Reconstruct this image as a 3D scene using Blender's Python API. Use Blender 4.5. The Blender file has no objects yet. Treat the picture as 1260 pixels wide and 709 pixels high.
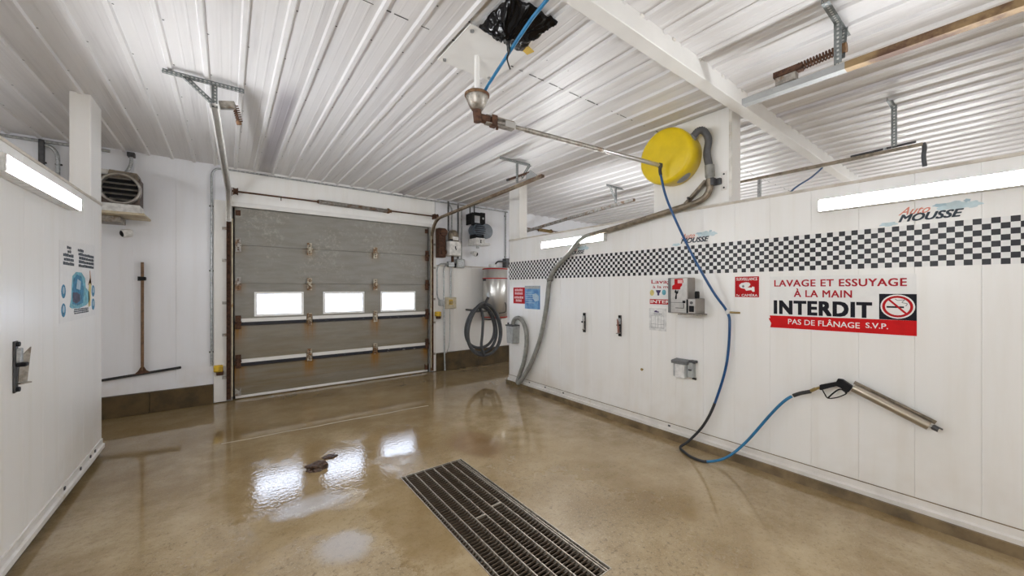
import bpy, bmesh, math, random
from mathutils import Vector, Matrix, noise as mnoise
random.seed(7)
PI = math.pi
S = bpy.context.scene
COL = S.collection

# ------------------------------------------------------------------ camera, world, exposure
F_PX, YAW, HOR, CAM_H = 462.0, 37.15, 355.4, 1.6        # measured on the 1260x709 photograph
cam_d = bpy.data.cameras.new('camera')
cam_d.sensor_width = 36.0
cam_d.lens = 36.0 * F_PX / 1260.0
cam_d.shift_y = (HOR - 354.5) / 1260.0
cam_d.clip_start = 0.02
cam = bpy.data.objects.new('camera', cam_d)
COL.objects.link(cam)
cam.location = (0, 0, CAM_H)
cam.rotation_euler = (PI / 2, 0, -math.radians(YAW))
S.camera = cam

world = bpy.data.worlds.new('overcast_sky')
S.world = world
world.use_nodes = True
wn = world.node_tree
bg = wn.nodes['Background']
bg.inputs['Color'].default_value = (0.86, 0.93, 1.0, 1)
bg.inputs['Strength'].default_value = 6.0

S.view_settings.view_transform = 'Standard'
S.view_settings.look = 'None'
S.view_settings.gamma = 1.0
S.view_settings.use_curve_mapping = False
S.view_settings.exposure = 1.15
LAMP = 47.0                      # radiance of the LED diffusers
LAMP_COL = (0.962, 0.982, 1.0)
try:
    S.cycles.use_denoising = True
    S.cycles.max_bounces = 10
    S.cycles.diffuse_bounces = 7
    S.cycles.glossy_bounces = 4
    S.cycles.sample_clamp_indirect = 8.0
    S.cycles.caustics_reflective = False
    S.cycles.caustics_refractive = False
except Exception:
    pass

# ------------------------------------------------------------------ measured planes (metres)
XR, XL, YB, ZC = 3.80, -0.973, 6.70, 3.34          # right partition, left partition, back wall, ceiling
YF = -4.4                                          # front wall, behind the camera
XFL, XFR = -6.0, 9.0                               # far side walls of the neighbouring bays
WT = 2.40                                          # partition height

# ------------------------------------------------------------------ node helpers
class NT:
    def __init__(s, name):
        s.m = bpy.data.materials.new(name)
        s.m.use_nodes = True
        s.t = s.m.node_tree
        s.p = s.t.nodes['Principled BSDF']
    def n(s, typ, **kw):
        nd = s.t.nodes.new(typ)
        for k, v in kw.items():
            setattr(nd, k, v)
        return nd
    def put(s, sock, v):
        if isinstance(v, bpy.types.NodeSocket):
            s.t.links.new(v, sock)
        else:
            if hasattr(sock.default_value, '__len__') and not hasattr(v, '__len__'):
                v = (v, v, v)
            if hasattr(sock.default_value, '__len__') and len(sock.default_value) == 4 and len(v) == 3:
                v = (*v, 1)
            sock.default_value = v
    def math(s, op, a, b=0.0, clamp=False):
        nd = s.n('ShaderNodeMath', operation=op, use_clamp=clamp)
        s.put(nd.inputs[0], a); s.put(nd.inputs[1], b)
        return nd.outputs[0]
    def obj(s):
        return s.n('ShaderNodeTexCoord').outputs['Object']
    def pos(s):
        return s.n('ShaderNodeNewGeometry').outputs['Position']
    def map(s, vec, scale=(1, 1, 1), loc=(0, 0, 0)):
        nd = s.n('ShaderNodeMapping')
        s.put(nd.inputs['Vector'], vec); s.put(nd.inputs['Scale'], scale); s.put(nd.inputs['Location'], loc)
        return nd.outputs[0]
    def noise(s, vec, scale, detail=4.0, rough=0.55):
        nd = s.n('ShaderNodeTexNoise')
        s.put(nd.inputs['Vector'], vec); s.put(nd.inputs['Scale'], scale)
        s.put(nd.inputs['Detail'], detail); s.put(nd.inputs['Roughness'], rough)
        return nd.outputs[0]
    def ramp(s, v, lo, hi, a=0.0, b=1.0):
        nd = s.n('ShaderNodeMapRange', interpolation_type='SMOOTHSTEP')
        s.put(nd.inputs['Value'], v)
        nd.inputs['From Min'].default_value = lo; nd.inputs['From Max'].default_value = hi
        nd.inputs['To Min'].default_value = a; nd.inputs['To Max'].default_value = b
        return nd.outputs[0]
    def mix(s, f, a, b):
        nd = s.n('ShaderNodeMix', data_type='RGBA')
        s.put(nd.inputs[0], f); s.put(nd.inputs[6], a); s.put(nd.inputs[7], b)
        return nd.outputs[2]
    def sep(s, v):
        nd = s.n('ShaderNodeSeparateXYZ'); s.put(nd.inputs[0], v)
        return nd.outputs
    def bump(s, hgt, strength=0.2, dist=0.01):
        nd = s.n('ShaderNodeBump')
        s.put(nd.inputs['Height'], hgt); nd.inputs['Strength'].default_value = strength
        nd.inputs['Distance'].default_value = dist
        s.t.links.new(nd.outputs[0], s.p.inputs['Normal'])
    def set(s, **kw):
        for k, v in kw.items():
            s.put(s.p.inputs[k.replace('_', ' ')], v)
        return s.m

M = {}
def simple(key, col, rough=0.5, metal=0.0, var=0.12, scale=18.0, bump=0.0, dirt=None):
    t = NT(key)
    v = t.obj()
    nz = t.noise(v, scale)
    c2 = tuple(max(0, c * (1 - var * 2.2)) for c in col)
    colr = t.mix(t.ramp(nz, .35, .7), col, c2)
    if dirt:
        nd = t.noise(v, scale * .35, 6, .7)
        colr = t.mix(t.ramp(nd, dirt[0], dirt[1]), colr, dirt[2])
    t.set(Base_Color=colr, Roughness=rough, Metallic=metal)
    if bump:
        t.bump(nz, bump)
    M[key] = t.m
    return t.m

def pvc(key, col, warm):
    """white PVC wall plank: faint vertical streaks, splash dirt low down"""
    t = NT(key)
    p = t.pos()
    streak = t.noise(t.map(p, (9, 9, .7)), 1.0, 5, .6)
    blot = t.noise(p, 1.3, 4, .6)
    c = t.mix(t.ramp(streak, .42, .75, 0, .5), col, tuple(a * b for a, b in zip(col, warm)))
    low = t.math('MULTIPLY', t.ramp(t.sep(p)[2], .15, .75, 1, 0), t.ramp(blot, .35, .7))
    c = t.mix(t.math('MULTIPLY', low, .38), c, (.50, .40, .27))
    t.set(Base_Color=c, Roughness=.30, IOR=1.5)
    M[key] = t.m
pvc('pvc_white', (.86, .855, .84), (.93, .91, .87))
pvc('pvc_back', (.81, .825, .87), (.93, .91, .88))
simple('wall_core', (.34, .33, .31), .7)
simple('trim_white', (.78, .76, .72), .4, dirt=(.55, .75, (.45, .38, .28)), scale=9)
simple('cap_beige', (.66, .61, .54), .5, dirt=(.5, .8, (.42, .33, .24)), scale=7)
simple('alu', (.80, .775, .74), .42, .1, .06, 6, dirt=(.56, .8, (.50, .42, .30)))
simple('galv', (.50, .52, .53), .42, .7, .2, 45)
simple('galv_pale', (.74, .73, .71), .4, .2, .05, 9)
simple('galv_mid', (.38, .39, .39), .5, .25, .06, 12)
simple('galv_dark', (.24, .26, .26), .45, .5, .15, 40)
simple('hole_light', (.62, .62, .60), .6)
simple('galv_dirty', (.47, .45, .42), .5, .6, .2, 25, dirt=(.48, .66, (.22, .12, .06)))
simple('rust', (.12, .055, .03), .8, .15, .3, 30, .4, dirt=(.5, .7, (.07, .035, .025)))
simple('rust_light', (.25, .145, .075), .7, .3, .25, 22, .2, dirt=(.45, .65, (.14, .06, .03)))
simple('rail_tan', (.34, .27, .19), .55, .3, .2, 10, dirt=(.45, .65, (.13, .07, .04)))
simple('rail_rust', (.30, .20, .095), .6, .2, .15, 5, dirt=(.46, .6, (.09, .04, .02)))
simple('steel_dark', (.10, .10, .105), .45, .6, .2)
simple('steel', (.58, .57, .55), .30, .85, .03, 12)
simple('steel_mid', (.33, .305, .28), .4, .5, .05, 10)
simple('steel_tan', (.42, .37, .30), .32, .85, .04, 12)
simple('steel_worn', (.40, .37, .33), .45, .7, .2, 30, dirt=(.5, .7, (.2, .13, .08)))
simple('steel_brown', (.30, .25, .19), .4, .55, .2, 20)
simple('beam_white', (.79, .78, .76), .45, 0, .03, 3)
simple('black', (.012, .012, .014), .4)
simple('black_rubber', (.022, .022, .025), .55)
simple('grey_rubber', (.065, .07, .078), .5)
simple('hose_grey', (.30, .30, .275), .5, 0, .15, 12)
simple('hose_dark', (.10, .10, .105), .5, 0, .12, 12)
simple('hose_blue', (.006, .075, .23), .33)
simple('hose_blue_pale', (.015, .17, .36), .33)
simple('plastic_yellow', (.78, .565, .006), .38, 0, .05, 6)
simple('yellow_tape', (.72, .47, .03), .55, dirt=(.5, .75, (.25, .14, .03)))
simple('sticker_grey', (.32, .34, .36), .4)
simple('white_paint', (.80, .79, .77), .4, dirt=(.6, .8, (.5, .43, .33)))
simple('white_plastic', (.80, .80, .79), .35)
simple('frame_white', (.90, .90, .90), .4, 0, .01)
simple('cream', (.66, .58, .42), .5, dirt=(.55, .7, (.42, .26, .1)))
simple('galv_brass', (.55, .50, .40), .45, .5, .2, 30, dirt=(.45, .6, (.20, .10, .04)))
simple('brass', (.42, .31, .13), .4, .8)
simple('wood', (.22, .12, .06), .55, 0, .2, 20)
simple('machine_blue', (.10, .13, .17), .5, .1, .2)
simple('machine_disc', (.22, .25, .29), .5, .1, .1)
simple('louver_brown', (.14, .105, .09), .5, .4)
simple('ring_metal', (.46, .43, .40), .4, .7, .15)
simple('box_grey', (.42, .44, .44), .5)
simple('box_dark', (.17, .175, .18), .5)
simple('curb_brown', (.105, .068, .026), .42, 0, .25, 5, .25, dirt=(.45, .7, (.055, .034, .012)))
simple('curb_tan', (.21, .145, .07), .45, 0, .25, 6, .3, dirt=(.45, .7, (.09, .055, .02)))
simple('pit', (.035, .022, .012), .5)
simple('grate_steel', (.50, .45, .38), .45, .6, .15, 30)
simple('grate_bar', (.13, .095, .065), .5, .4, .2, 30)
simple('clod', (.085, .042, .022), .45, 0, .3, 40, .5)
simple('joint_tan', (.44, .36, .24), .35, 0, .15, 14)
simple('snow', (.90, .92, .95), .8)
simple('red_sign', (.50, .006, .010), .4, 0, .06)
simple('red_bar', (.62, .006, .008), .4, 0, .05)
simple('red_text', (.42, .012, .024), .4, 0, .05)
simple('white_vinyl', (.82, .82, .81), .4, 0, .02)
simple('text_white', (.85, .83, .82), .45, 0, .02)
simple('text_pink', (.80, .46, .45), .45, 0, .02)
simple('text_black', (.008, .008, .014), .4, 0, .02)
simple('text_grey', (.20, .21, .22), .5, 0, .05)
simple('logo_ink', (.05, .065, .085), .4, 0, .03)
simple('logo_red', (.74, .26, .19), .5, 0, .08)
simple('logo_foam', (.60, .74, .79), .5, 0, .08)
simple('logo_bubble', (.42, .58, .66), .5, 0, .08)
simple('poster_white', (.84, .835, .825), .45, 0, .02)
simple('poster_blue', (.06, .28, .48), .5, 0, .25, 25)
simple('poster_cyan', (.16, .50, .62), .5, 0, .2, 25)
simple('poster_dark', (.09, .09, .15), .5, 0, .25, 25)
simple('poster_yellow', (.72, .60, .22), .5, 0, .1)
simple('poster_skin', (.55, .26, .13), .5, 0, .1)
simple('poster_pale', (.42, .57, .68), .5, 0, .1)
simple('icon_navy', (.07, .05, .14), .5)

for k_ in ('red_sign', 'red_bar', 'red_text', 'text_black', 'logo_ink', 'icon_navy', 'poster_dark', 'poster_blue', 'black'):
    M[k_].node_tree.nodes['Principled BSDF'].inputs['Specular IOR Level'].default_value = .18
    M[k_].node_tree.nodes['Principled BSDF'].inputs['Roughness'].default_value = .55
def blue_sign():
    t = NT('blue_sign'); p = t.pos()
    nz = t.noise(p, 9, 3)
    c = t.mix(t.ramp(nz, .35, .65), (.035, .16, .42), (.14, .34, .58))
    t.set(Base_Color=c, Roughness=.4); M['blue_sign'] = t.m
blue_sign()

def checker_mat():
    """printed chequered vinyl, eight rows of 36 mm squares, some worn"""
    t = NT('checker_vinyl'); p = t.pos()
    ck = t.n('ShaderNodeTexChecker')
    sq = .0366
    t.put(ck.inputs['Vector'], t.map(p, (0, 1 / sq, 1 / sq), (.5, .31, -1.7515 / sq)))
    ck.inputs['Scale'].default_value = 1.0
    wear = t.ramp(t.noise(p, 14, 6, .75), .55, .75, 0, .35)
    wear = t.math('MULTIPLY', wear, t.ramp(t.noise(p, 1.6, 2), .45, .6))
    dark = t.mix(wear, (.012, .012, .017), (.3, .3, .3))
    c = t.mix(ck.outputs['Fac'], dark, (.79, .79, .785))
    t.set(Base_Color=c, Roughness=.35, Specular_IOR_Level=.3); M['checker'] = t.m
checker_mat()

def ceiling_mat():
    t = NT('ceiling_white_steel'); p = t.pos()
    st = t.noise(t.map(p, (7, .25, 1)), 1.0, 6, .65)
    st2 = t.noise(t.map(p, (22, .6, 1)), 1.0, 4, .6)
    bl = t.noise(p, .7, 3, .6)
    c = t.mix(t.ramp(st, .48, .72, 0, .6), (.74, .73, .735), (.58, .565, .57))
    c = t.mix(t.math('MULTIPLY', t.ramp(st2, .5, .75), t.ramp(bl, .4, .65, 0, .55)), c, (.45, .43, .44))
    # darker bands along the ribs, each fading lengthwise
    s = t.sep(p)
    dx = t.math('ABSOLUTE', t.math('SUBTRACT', s[0], .44))
    dark_band = t.math('MULTIPLY', t.ramp(dx, .04, .105, 1, 0), t.math('MULTIPLY', t.ramp(s[1], 3.5, 4.1), t.ramp(s[1], 6.7, 6.0, .3, 1)))
    d2 = t.math('ABSOLUTE', t.math('SUBTRACT', s[0], 2.53))
    st2b = t.math('MULTIPLY', t.ramp(d2, .05, .10, .8, 0), t.ramp(s[1], 2.4, 3.6))
    d3 = t.math('ABSOLUTE', t.math('SUBTRACT', s[0], 4.42))
    st3 = t.math('MULTIPLY', t.ramp(d3, .04, .10, .6, 0), t.ramp(s[1], 3.0, 1.2))
    dark_band = t.math('MAXIMUM', dark_band, t.math('MAXIMUM', st2b, st3))
    c = t.mix(t.math('MULTIPLY', dark_band, .75), c, (.28, .255, .29))
    t.set(Base_Color=c, Roughness=.38, IOR=1.45)
    t.bump(st2, .05, .01)
    M['ceiling'] = t.m
ceiling_mat()

def door_mat():
    t = NT('door_grey_steel'); p = t.pos(); s = t.sep(p)
    x, z = s[0], s[2]
    gr = t.noise(t.map(p, (1, 1, 5)), 2.5, 4, .6)
    big = t.noise(p, 1.6, 4, .6)
    c = t.mix(t.ramp(gr, .35, .7), (.265, .255, .232), (.225, .212, .188))
    # pale corroded speckle, mostly on the upper sections
    sp = t.noise(p, 20, 6, .8)
    m = t.math('MULTIPLY', t.ramp(sp, .48, .64), t.ramp(big, .42, .58))
    m = t.math('MULTIPLY', m, t.ramp(z, 1.6, 2.1, .25, 1))
    c = t.mix(t.math('MULTIPLY', m, .55), c, (.46, .44, .38))
    # yellow-brown road film low down
    film_sheen = t.math('MULTIPLY', t.ramp(z, .2, 1.6, .85, 0), t.ramp(t.noise(t.map(p, (.6, 1, 6)), 2.0, 4), .3, .7, .4, 1))
    c = t.mix(film_sheen, c, (.20, .15, .075))
    # rust runs below the hinges
    rn = t.noise(t.map(p, (30, 1, 3)), 1.0, 4, .6)
    tot = None
    for xc, w in ((.10, .16), (1.04, .13), (2.07, .12), (3.04, .14)):
        d = t.math('ABSOLUTE', t.math('SUBTRACT', x, xc))
        mx = t.ramp(d, .02, w, 1, 0)
        tot = mx if tot is None else t.math('MAXIMUM', tot, mx)
    zz = None
    for zs, ln, k in ((2.24, .22, .45), (1.68, .25, .5), (1.09, .42, 1.0), (.50, .42, 1.1)):
        below = t.math('SUBTRACT', zs, z)
        mz = t.math('MULTIPLY', t.ramp(below, -.02, .02), t.ramp(below, 0.0, ln, k, 0))
        zz = mz if zz is None else t.math('MAXIMUM', zz, mz)
    r = t.math('MULTIPLY', t.math('MULTIPLY', tot, zz), t.ramp(rn, .3, .65, .55, 1.15), True)
    c = t.mix(r, c, (.26, .125, .022))
    t.set(Base_Color=c, Roughness=t.ramp(sp, .35, .65, .38, .6), Metallic=.15)
    M['door'] = t.m
door_mat()

def strut_black():
    t = NT('flaking_black'); p = t.pos()
    f = t.noise(t.map(p, (14, 1, 30)), 1.0, 5, .7)
    m = t.math('MULTIPLY', t.ramp(f, .60, .66), t.ramp(t.sep(p)[0], 1.0, 2.6))
    t.set(Base_Color=t.mix(m, (.012, .013, .02), (.62, .62, .6)), Roughness=.5); M['strut_black'] = t.m
strut_black()

def floor_mat():
    t = NT('wet_concrete'); p = t.pos(); s = t.sep(p)
    def ell(cx, cy, rx, ry):
        v = t.map(p, (1 / rx, 1 / ry, 0), (-cx / rx, -cy / ry, 0))
        nd = t.n('ShaderNodeVectorMath', operation='LENGTH'); t.put(nd.inputs[0], v)
        return nd.outputs['Value']
    big = t.noise(p, .9, 5, .6); mid = t.noise(p, 3.4, 6, .65); fine = t.noise(p, 30, 8, .8); grit = t.noise(p, 90, 4, .75)
    # standing water
    pud = None
    for a in ((.22, 3.60, .36, .52), (.60, 3.35, .45, .30), (.80, 3.80, .40, .62), (1.45, 3.90, .45, .48), (1.02, 2.55, .24, .75), (.95, 3.30, .3, .25)):
        d = t.math('SUBTRACT', 1.0, ell(*a))
        pud = d if pud is None else t.math('MAXIMUM', pud, d)
    e = t.math('ADD', pud, t.math('MULTIPLY', t.math('SUBTRACT', mid, .5), 1.1))
    e = t.math('ADD', e, t.math('MULTIPLY', t.math('SUBTRACT', fine, .5), .35))
    wetm = t.ramp(e, .0, .30)
    # pale reflections painted into the colour of two puddles
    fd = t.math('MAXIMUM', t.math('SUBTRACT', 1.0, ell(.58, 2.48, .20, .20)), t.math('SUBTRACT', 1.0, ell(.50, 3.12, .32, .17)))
    film_sheen = t.ramp(t.math('ADD', fd, t.math('MULTIPLY', t.math('SUBTRACT', mid, .5), .9)), -.05, .6, 0, .6)
    # gritty, poorly wetted concrete round the drain and towards the front
    dry = t.math('MAXIMUM', t.math('SUBTRACT', 1.15, ell(2.05, 1.75, .75, 1.3)), t.math('MAXIMUM', t.math('SUBTRACT', 1.1, ell(.35, 2.2, .9, .7)), t.math('MAXIMUM', t.math('SUBTRACT', 1.15, ell(.85, 3.6, 1.05, .85)), t.math('SUBTRACT', .8, ell(-.1, 3.0, .5, 1.0)))))
    dry = t.math('ADD', dry, t.math('MULTIPLY', t.math('SUBTRACT', mid, .5), 1.6))
    drym = t.math('MULTIPLY', t.ramp(dry, .1, .7), t.math('SUBTRACT', 1.0, wetm))
    c = t.mix(t.ramp(mid, .3, .7), (.43, .335, .205), (.315, .230, .122))
    c = t.mix(t.ramp(big, .42, .66, 0, .75), c, (.21, .135, .052))
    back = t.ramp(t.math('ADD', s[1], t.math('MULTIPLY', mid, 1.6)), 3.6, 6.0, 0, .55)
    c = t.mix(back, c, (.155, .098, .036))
    sp = t.math('MULTIPLY', t.ramp(fine, .50, .66), t.math('ADD', .38, t.math('MULTIPLY', drym, .55)))
    c = t.mix(sp, c, (.125, .085, .04))
    c = t.mix(t.math('MULTIPLY', t.ramp(grit, .54, .66), t.math('ADD', .22, t.math('MULTIPLY', drym, .5))), c, (.52, .45, .34))
    c = t.mix(t.math('MULTIPLY', wetm, .35), c, (.20, .125, .040))
    # rust-brown stain beyond the drain
    st = t.ramp(t.math('ADD', ell(2.05, 3.35, .30, .55), t.math('MULTIPLY', mid, 1.3)), 1.1, 1.7, .55, 0)
    c = t.mix(st, c, (.17, .085, .035))
    c = t.mix(film_sheen, c, (.52, .51, .52))
    rough = t.math('ADD', t.ramp(big, .35, .65, .025, .075), t.math('MULTIPLY', drym, .27))
    rough = t.math('ADD', rough, t.math('MULTIPLY', film_sheen, .10))
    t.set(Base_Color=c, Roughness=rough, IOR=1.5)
    h = t.math('MULTIPLY', t.math('ADD', fine, t.math('MULTIPLY', grit, .6)), t.math('ADD', .012, t.math('MULTIPLY', drym, .85)))
    h = t.math('ADD', h, t.math('MULTIPLY', t.noise(p, 30, 3, .6), t.math('MULTIPLY', wetm, .8)))
    t.bump(h, .4, .004)
    M['floor'] = t.m
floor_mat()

def emit(key, col, strength):
    t = NT(key)
    t.set(Base_Color=(.9, .9, .9), Emission_Color=col, Emission_Strength=strength); M[key] = t.m
emit('lamp', LAMP_COL, LAMP)

def glass():
    m = bpy.data.materials.new('window_glass'); m.use_nodes = True
    t = m.node_tree; t.nodes.clear()
    o = t.nodes.new('ShaderNodeOutputMaterial'); mx = t.nodes.new('ShaderNodeMixShader')
    tr = t.nodes.new('ShaderNodeBsdfTransparent'); gl = t.nodes.new('ShaderNodeBsdfGlossy')
    nz = t.nodes.new('ShaderNodeTexNoise'); nz.inputs['Scale'].default_value = 5; nz.inputs['Detail'].default_value = 5
    tc = t.nodes.new('ShaderNodeTexCoord'); cr = t.nodes.new('ShaderNodeMix'); cr.data_type = 'RGBA'
    cr.inputs[6].default_value = (.93, .95, 1, 1); cr.inputs[7].default_value = (.80, .84, .93, 1)
    t.links.new(tc.outputs['Object'], nz.inputs['Vector']); t.links.new(nz.outputs[0], cr.inputs[0])
    t.links.new(cr.outputs[2], tr.inputs[0])
    gl.inputs['Roughness'].default_value = .05; mx.inputs[0].default_value = .06
    t.links.new(tr.outputs[0], mx.inputs[1]); t.links.new(gl.outputs[0], mx.inputs[2]); t.links.new(mx.outputs[0], o.inputs[0])
    M['glass'] = m
glass()

def bag_mat():
    t = NT('bag_black'); t.set(Base_Color=(.006, .005, .006), Roughness=.12, IOR=1.5); M['bag'] = t.m
bag_mat()

# ------------------------------------------------------------------ mesh helpers
class MB:
    def __init__(s):
        s.v, s.f, s.sm = [], [], []
    def add(s, vs, fs, smooth=False):
        o = len(s.v); s.v += [tuple(v) for v in vs]
        for f in fs:
            s.f.append(tuple(i + o for i in f)); s.sm.append(smooth)
        return s
    def box(s, x0, x1, y0, y1, z0, z1, c=0.0):
        """axis-aligned box, chamfered by c on every edge"""
        return s.obox(((x0 + x1) / 2, (y0 + y1) / 2, (z0 + z1) / 2), (1, 0, 0), (0, 1, 0), (abs(x1 - x0), abs(y1 - y0), abs(z1 - z0)), c)
    def obox(s, ctr, ax, ay, size, c=0.0):
        ax = Vector(ax).normalized(); ay = Vector(ay).normalized(); az = ax.cross(ay).normalized(); ay = az.cross(ax)
        ctr = Vector(ctr); h = [d / 2 for d in size]
        def P(a, b, d): return ctr + ax * a + ay * b + az * d
        if c <= 0:
            vs = [P(i * h[0], j * h[1], k * h[2]) for i in (-1, 1) for j in (-1, 1) for k in (-1, 1)]
            return s.add(vs, [(0, 1, 3, 2), (4, 6, 7, 5), (0, 4, 5, 1), (2, 3, 7, 6), (0, 2, 6, 4), (1, 5, 7, 3)])
        c = min(c, min(h) * .95)
        bm = bmesh.new()
        for i in (-1, 1):
            for j in (-1, 1):
                for k in (-1, 1):
                    bm.verts.new(P(i * (h[0] - c), j * (h[1] - c), k * h[2]))
                    bm.verts.new(P(i * (h[0] - c), j * h[1], k * (h[2] - c)))
                    bm.verts.new(P(i * h[0], j * (h[1] - c), k * (h[2] - c)))
        bmesh.ops.convex_hull(bm, input=bm.verts)
        bmesh.ops.dissolve_limit(bm, angle_limit=.01, verts=bm.verts, edges=bm.edges)
        bm.verts.index_update()
        s.add([v.co for v in bm.verts], [tuple(v.index for v in f.verts) for f in bm.faces])
        bm.free(); return s
    def cyl(s, p0, p1, r0, r1=None, n=16, caps=True, smooth=True):
        p0, p1 = Vector(p0), Vector(p1); r1 = r0 if r1 is None else r1
        t = (p1 - p0).normalized()
        u = t.orthogonal().normalized(); w = t.cross(u)
        vs = []
        for p, r in ((p0, r0), (p1, r1)):
            vs += [p + (u * math.cos(2 * PI * i / n) + w * math.sin(2 * PI * i / n)) * r for i in range(n)]
        s.add(vs, [(i, (i + 1) % n, n + (i + 1) % n, n + i) for i in range(n)], smooth)
        if caps:
            s.add(vs[:n], [tuple(range(n - 1, -1, -1))]); s.add(vs[n:], [tuple(range(n))])
        return s
    def lathe(s, p0, axis, prof, n=24, smooth=True):
        """prof: (distance along axis, radius)"""
        p0 = Vector(p0); t = Vector(axis).normalized(); u = t.orthogonal().normalized(); w = t.cross(u)
        vs = []
        for d, r in prof:
            vs += [p0 + t * d + (u * math.cos(2 * PI * i / n) + w * math.sin(2 * PI * i / n)) * max(r, 1e-4) for i in range(n)]
        fs = [(k * n + i, k * n + (i + 1) % n, (k + 1) * n + (i + 1) % n, (k + 1) * n + i) for k in range(len(prof) - 1) for i in range(n)]
        return s.add(vs, fs, smooth)
    def tube(s, pts, r, n=8, smooth=True, caps=True):
        pts = [Vector(p) for p in pts]; m = len(pts)
        rs = r if hasattr(r, '__len__') else [r] * m
        t0 = (pts[1] - pts[0]).normalized(); u = t0.orthogonal().normalized(); vs = []
        for k in range(m):
            t = (pts[min(k + 1, m - 1)] - pts[max(k - 1, 0)]).normalized()
            u = (u - t * u.dot(t)).normalized(); w = t.cross(u)
            vs += [pts[k] + (u * math.cos(2 * PI * i / n) + w * math.sin(2 * PI * i / n)) * rs[k] for i in range(n)]
        s.add(vs, [(k * n + i, k * n + (i + 1) % n, (k + 1) * n + (i + 1) % n, (k + 1) * n + i) for k in range(m - 1) for i in range(n)], smooth)
        if caps:
            s.add(vs[:n], [tuple(range(n - 1, -1, -1))]); s.add(vs[-n:], [tuple(range(n))])
        return s
    def sweep(s, pts, prof, side):
        """closed profile (u along side, v along side x tangent) swept along pts"""
        pts = [Vector(p) for p in pts]; sd = Vector(side).normalized(); m, n = len(pts), len(prof); vs = []
        for k in range(m):
            t = (pts[min(k + 1, m - 1)] - pts[max(k - 1, 0)]).normalized(); nn = sd.cross(t).normalized()
            vs += [pts[k] + sd * a + nn * b for a, b in prof]
        s.add(vs, [(k * n + i, k * n + (i + 1) % n, (k + 1) * n + (i + 1) % n, (k + 1) * n + i) for k in range(m - 1) for i in range(n)])
        s.add(vs[:n], [tuple(range(n - 1, -1, -1))]); s.add(vs[-n:], [tuple(range(n))])
        return s
    def prism(s, poly, axis, d0, d1):
        """polygon in the two other axes extruded along axis 'x'/'y'/'z'"""
        def P(a, b, d): return {'x': (d, a, b), 'y': (a, d, b), 'z': (a, b, d)}[axis]
        n = len(poly); vs = [P(a, b, d0) for a, b in poly] + [P(a, b, d1) for a, b in poly]
        s.add(vs, [(i, (i + 1) % n, n + (i + 1) % n, n + i) for i in range(n)] + [tuple(range(n - 1, -1, -1)), tuple(range(n, 2 * n))])
        return s
    def mesh(s, name, mat, off=(0, 0, 0), fix=True):
        me = bpy.data.meshes.new(name); o = Vector(off)
        me.from_pydata([tuple(Vector(v) - o) for v in s.v], [], s.f)
        me.polygons.foreach_set('use_smooth', s.sm)
        for mm in (mat if isinstance(mat, (list, tuple)) else [mat]):
            me.materials.append(M[mm] if isinstance(mm, str) else mm)
        if fix:
            bm = bmesh.new(); bm.from_mesh(me); bmesh.ops.recalc_face_normals(bm, faces=bm.faces); bm.to_mesh(me); bm.free()
        me.update(); return me
    def build(s, name, mat, parent=None, label=None, fix=True):
        if parent is not None:
            off = wloc(parent); loc = (0, 0, 0)
        else:
            xs = [[v[k] for v in s.v] for k in range(3)]
            off = Vector(((min(xs[0]) + max(xs[0])) / 2, (min(xs[1]) + max(xs[1])) / 2, min(xs[2]))); loc = off
        o = bpy.data.objects.new(name, s.mesh(name, mat, off, fix)); COL.objects.link(o)
        o.location = loc
        if parent is not None: o.parent = parent
        if label: o['label'] = label
        return o

def wloc(o):
    v = Vector((0, 0, 0))
    while o is not None:
        v += o.location; o = o.parent
    return v

def tag(o, label, cat, group=None, kind=None):
    o['label'] = label; o['category'] = cat
    if group: o['group'] = group
    if kind: o['kind'] = kind
    return o
def thing(name, label, cat, loc, group=None, kind=None):
    o = bpy.data.objects.new(name, None); COL.objects.link(o); o.location = loc
    o.empty_display_size = .1
    return tag(o, label, cat, group, kind)
def inst(name, me, loc, parent):
    """another object sharing mesh data; loc in world space"""
    o = bpy.data.objects.new(name, me); COL.objects.link(o)
    o.parent = parent; o.location = Vector(loc) - wloc(parent)
    return o
def smooth_path(pts, n=8):
    """Catmull-Rom through pts"""
    P = [Vector(p) for p in pts]; P = [P[0] * 2 - P[1]] + P + [P[-1] * 2 - P[-2]]; out = []
    for i in range(1, len(P) - 2):
        for k in range(n):
            t = k / n; a, b, c, d = P[i - 1], P[i], P[i + 1], P[i + 2]
            out.append(.5 * ((2 * b) + (c - a) * t + (2 * a - 5 * b + 4 * c - d) * t * t + (3 * b - a - 3 * c + d) * t ** 3))
    out.append(P[-2]); return out
def arc(c, r, a0, a1, n, fn):
    return [fn(c[0] + r * math.cos(a0 + (a1 - a0) * i / n), c[1] + r * math.sin(a0 + (a1 - a0) * i / n)) for i in range(n + 1)]

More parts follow.
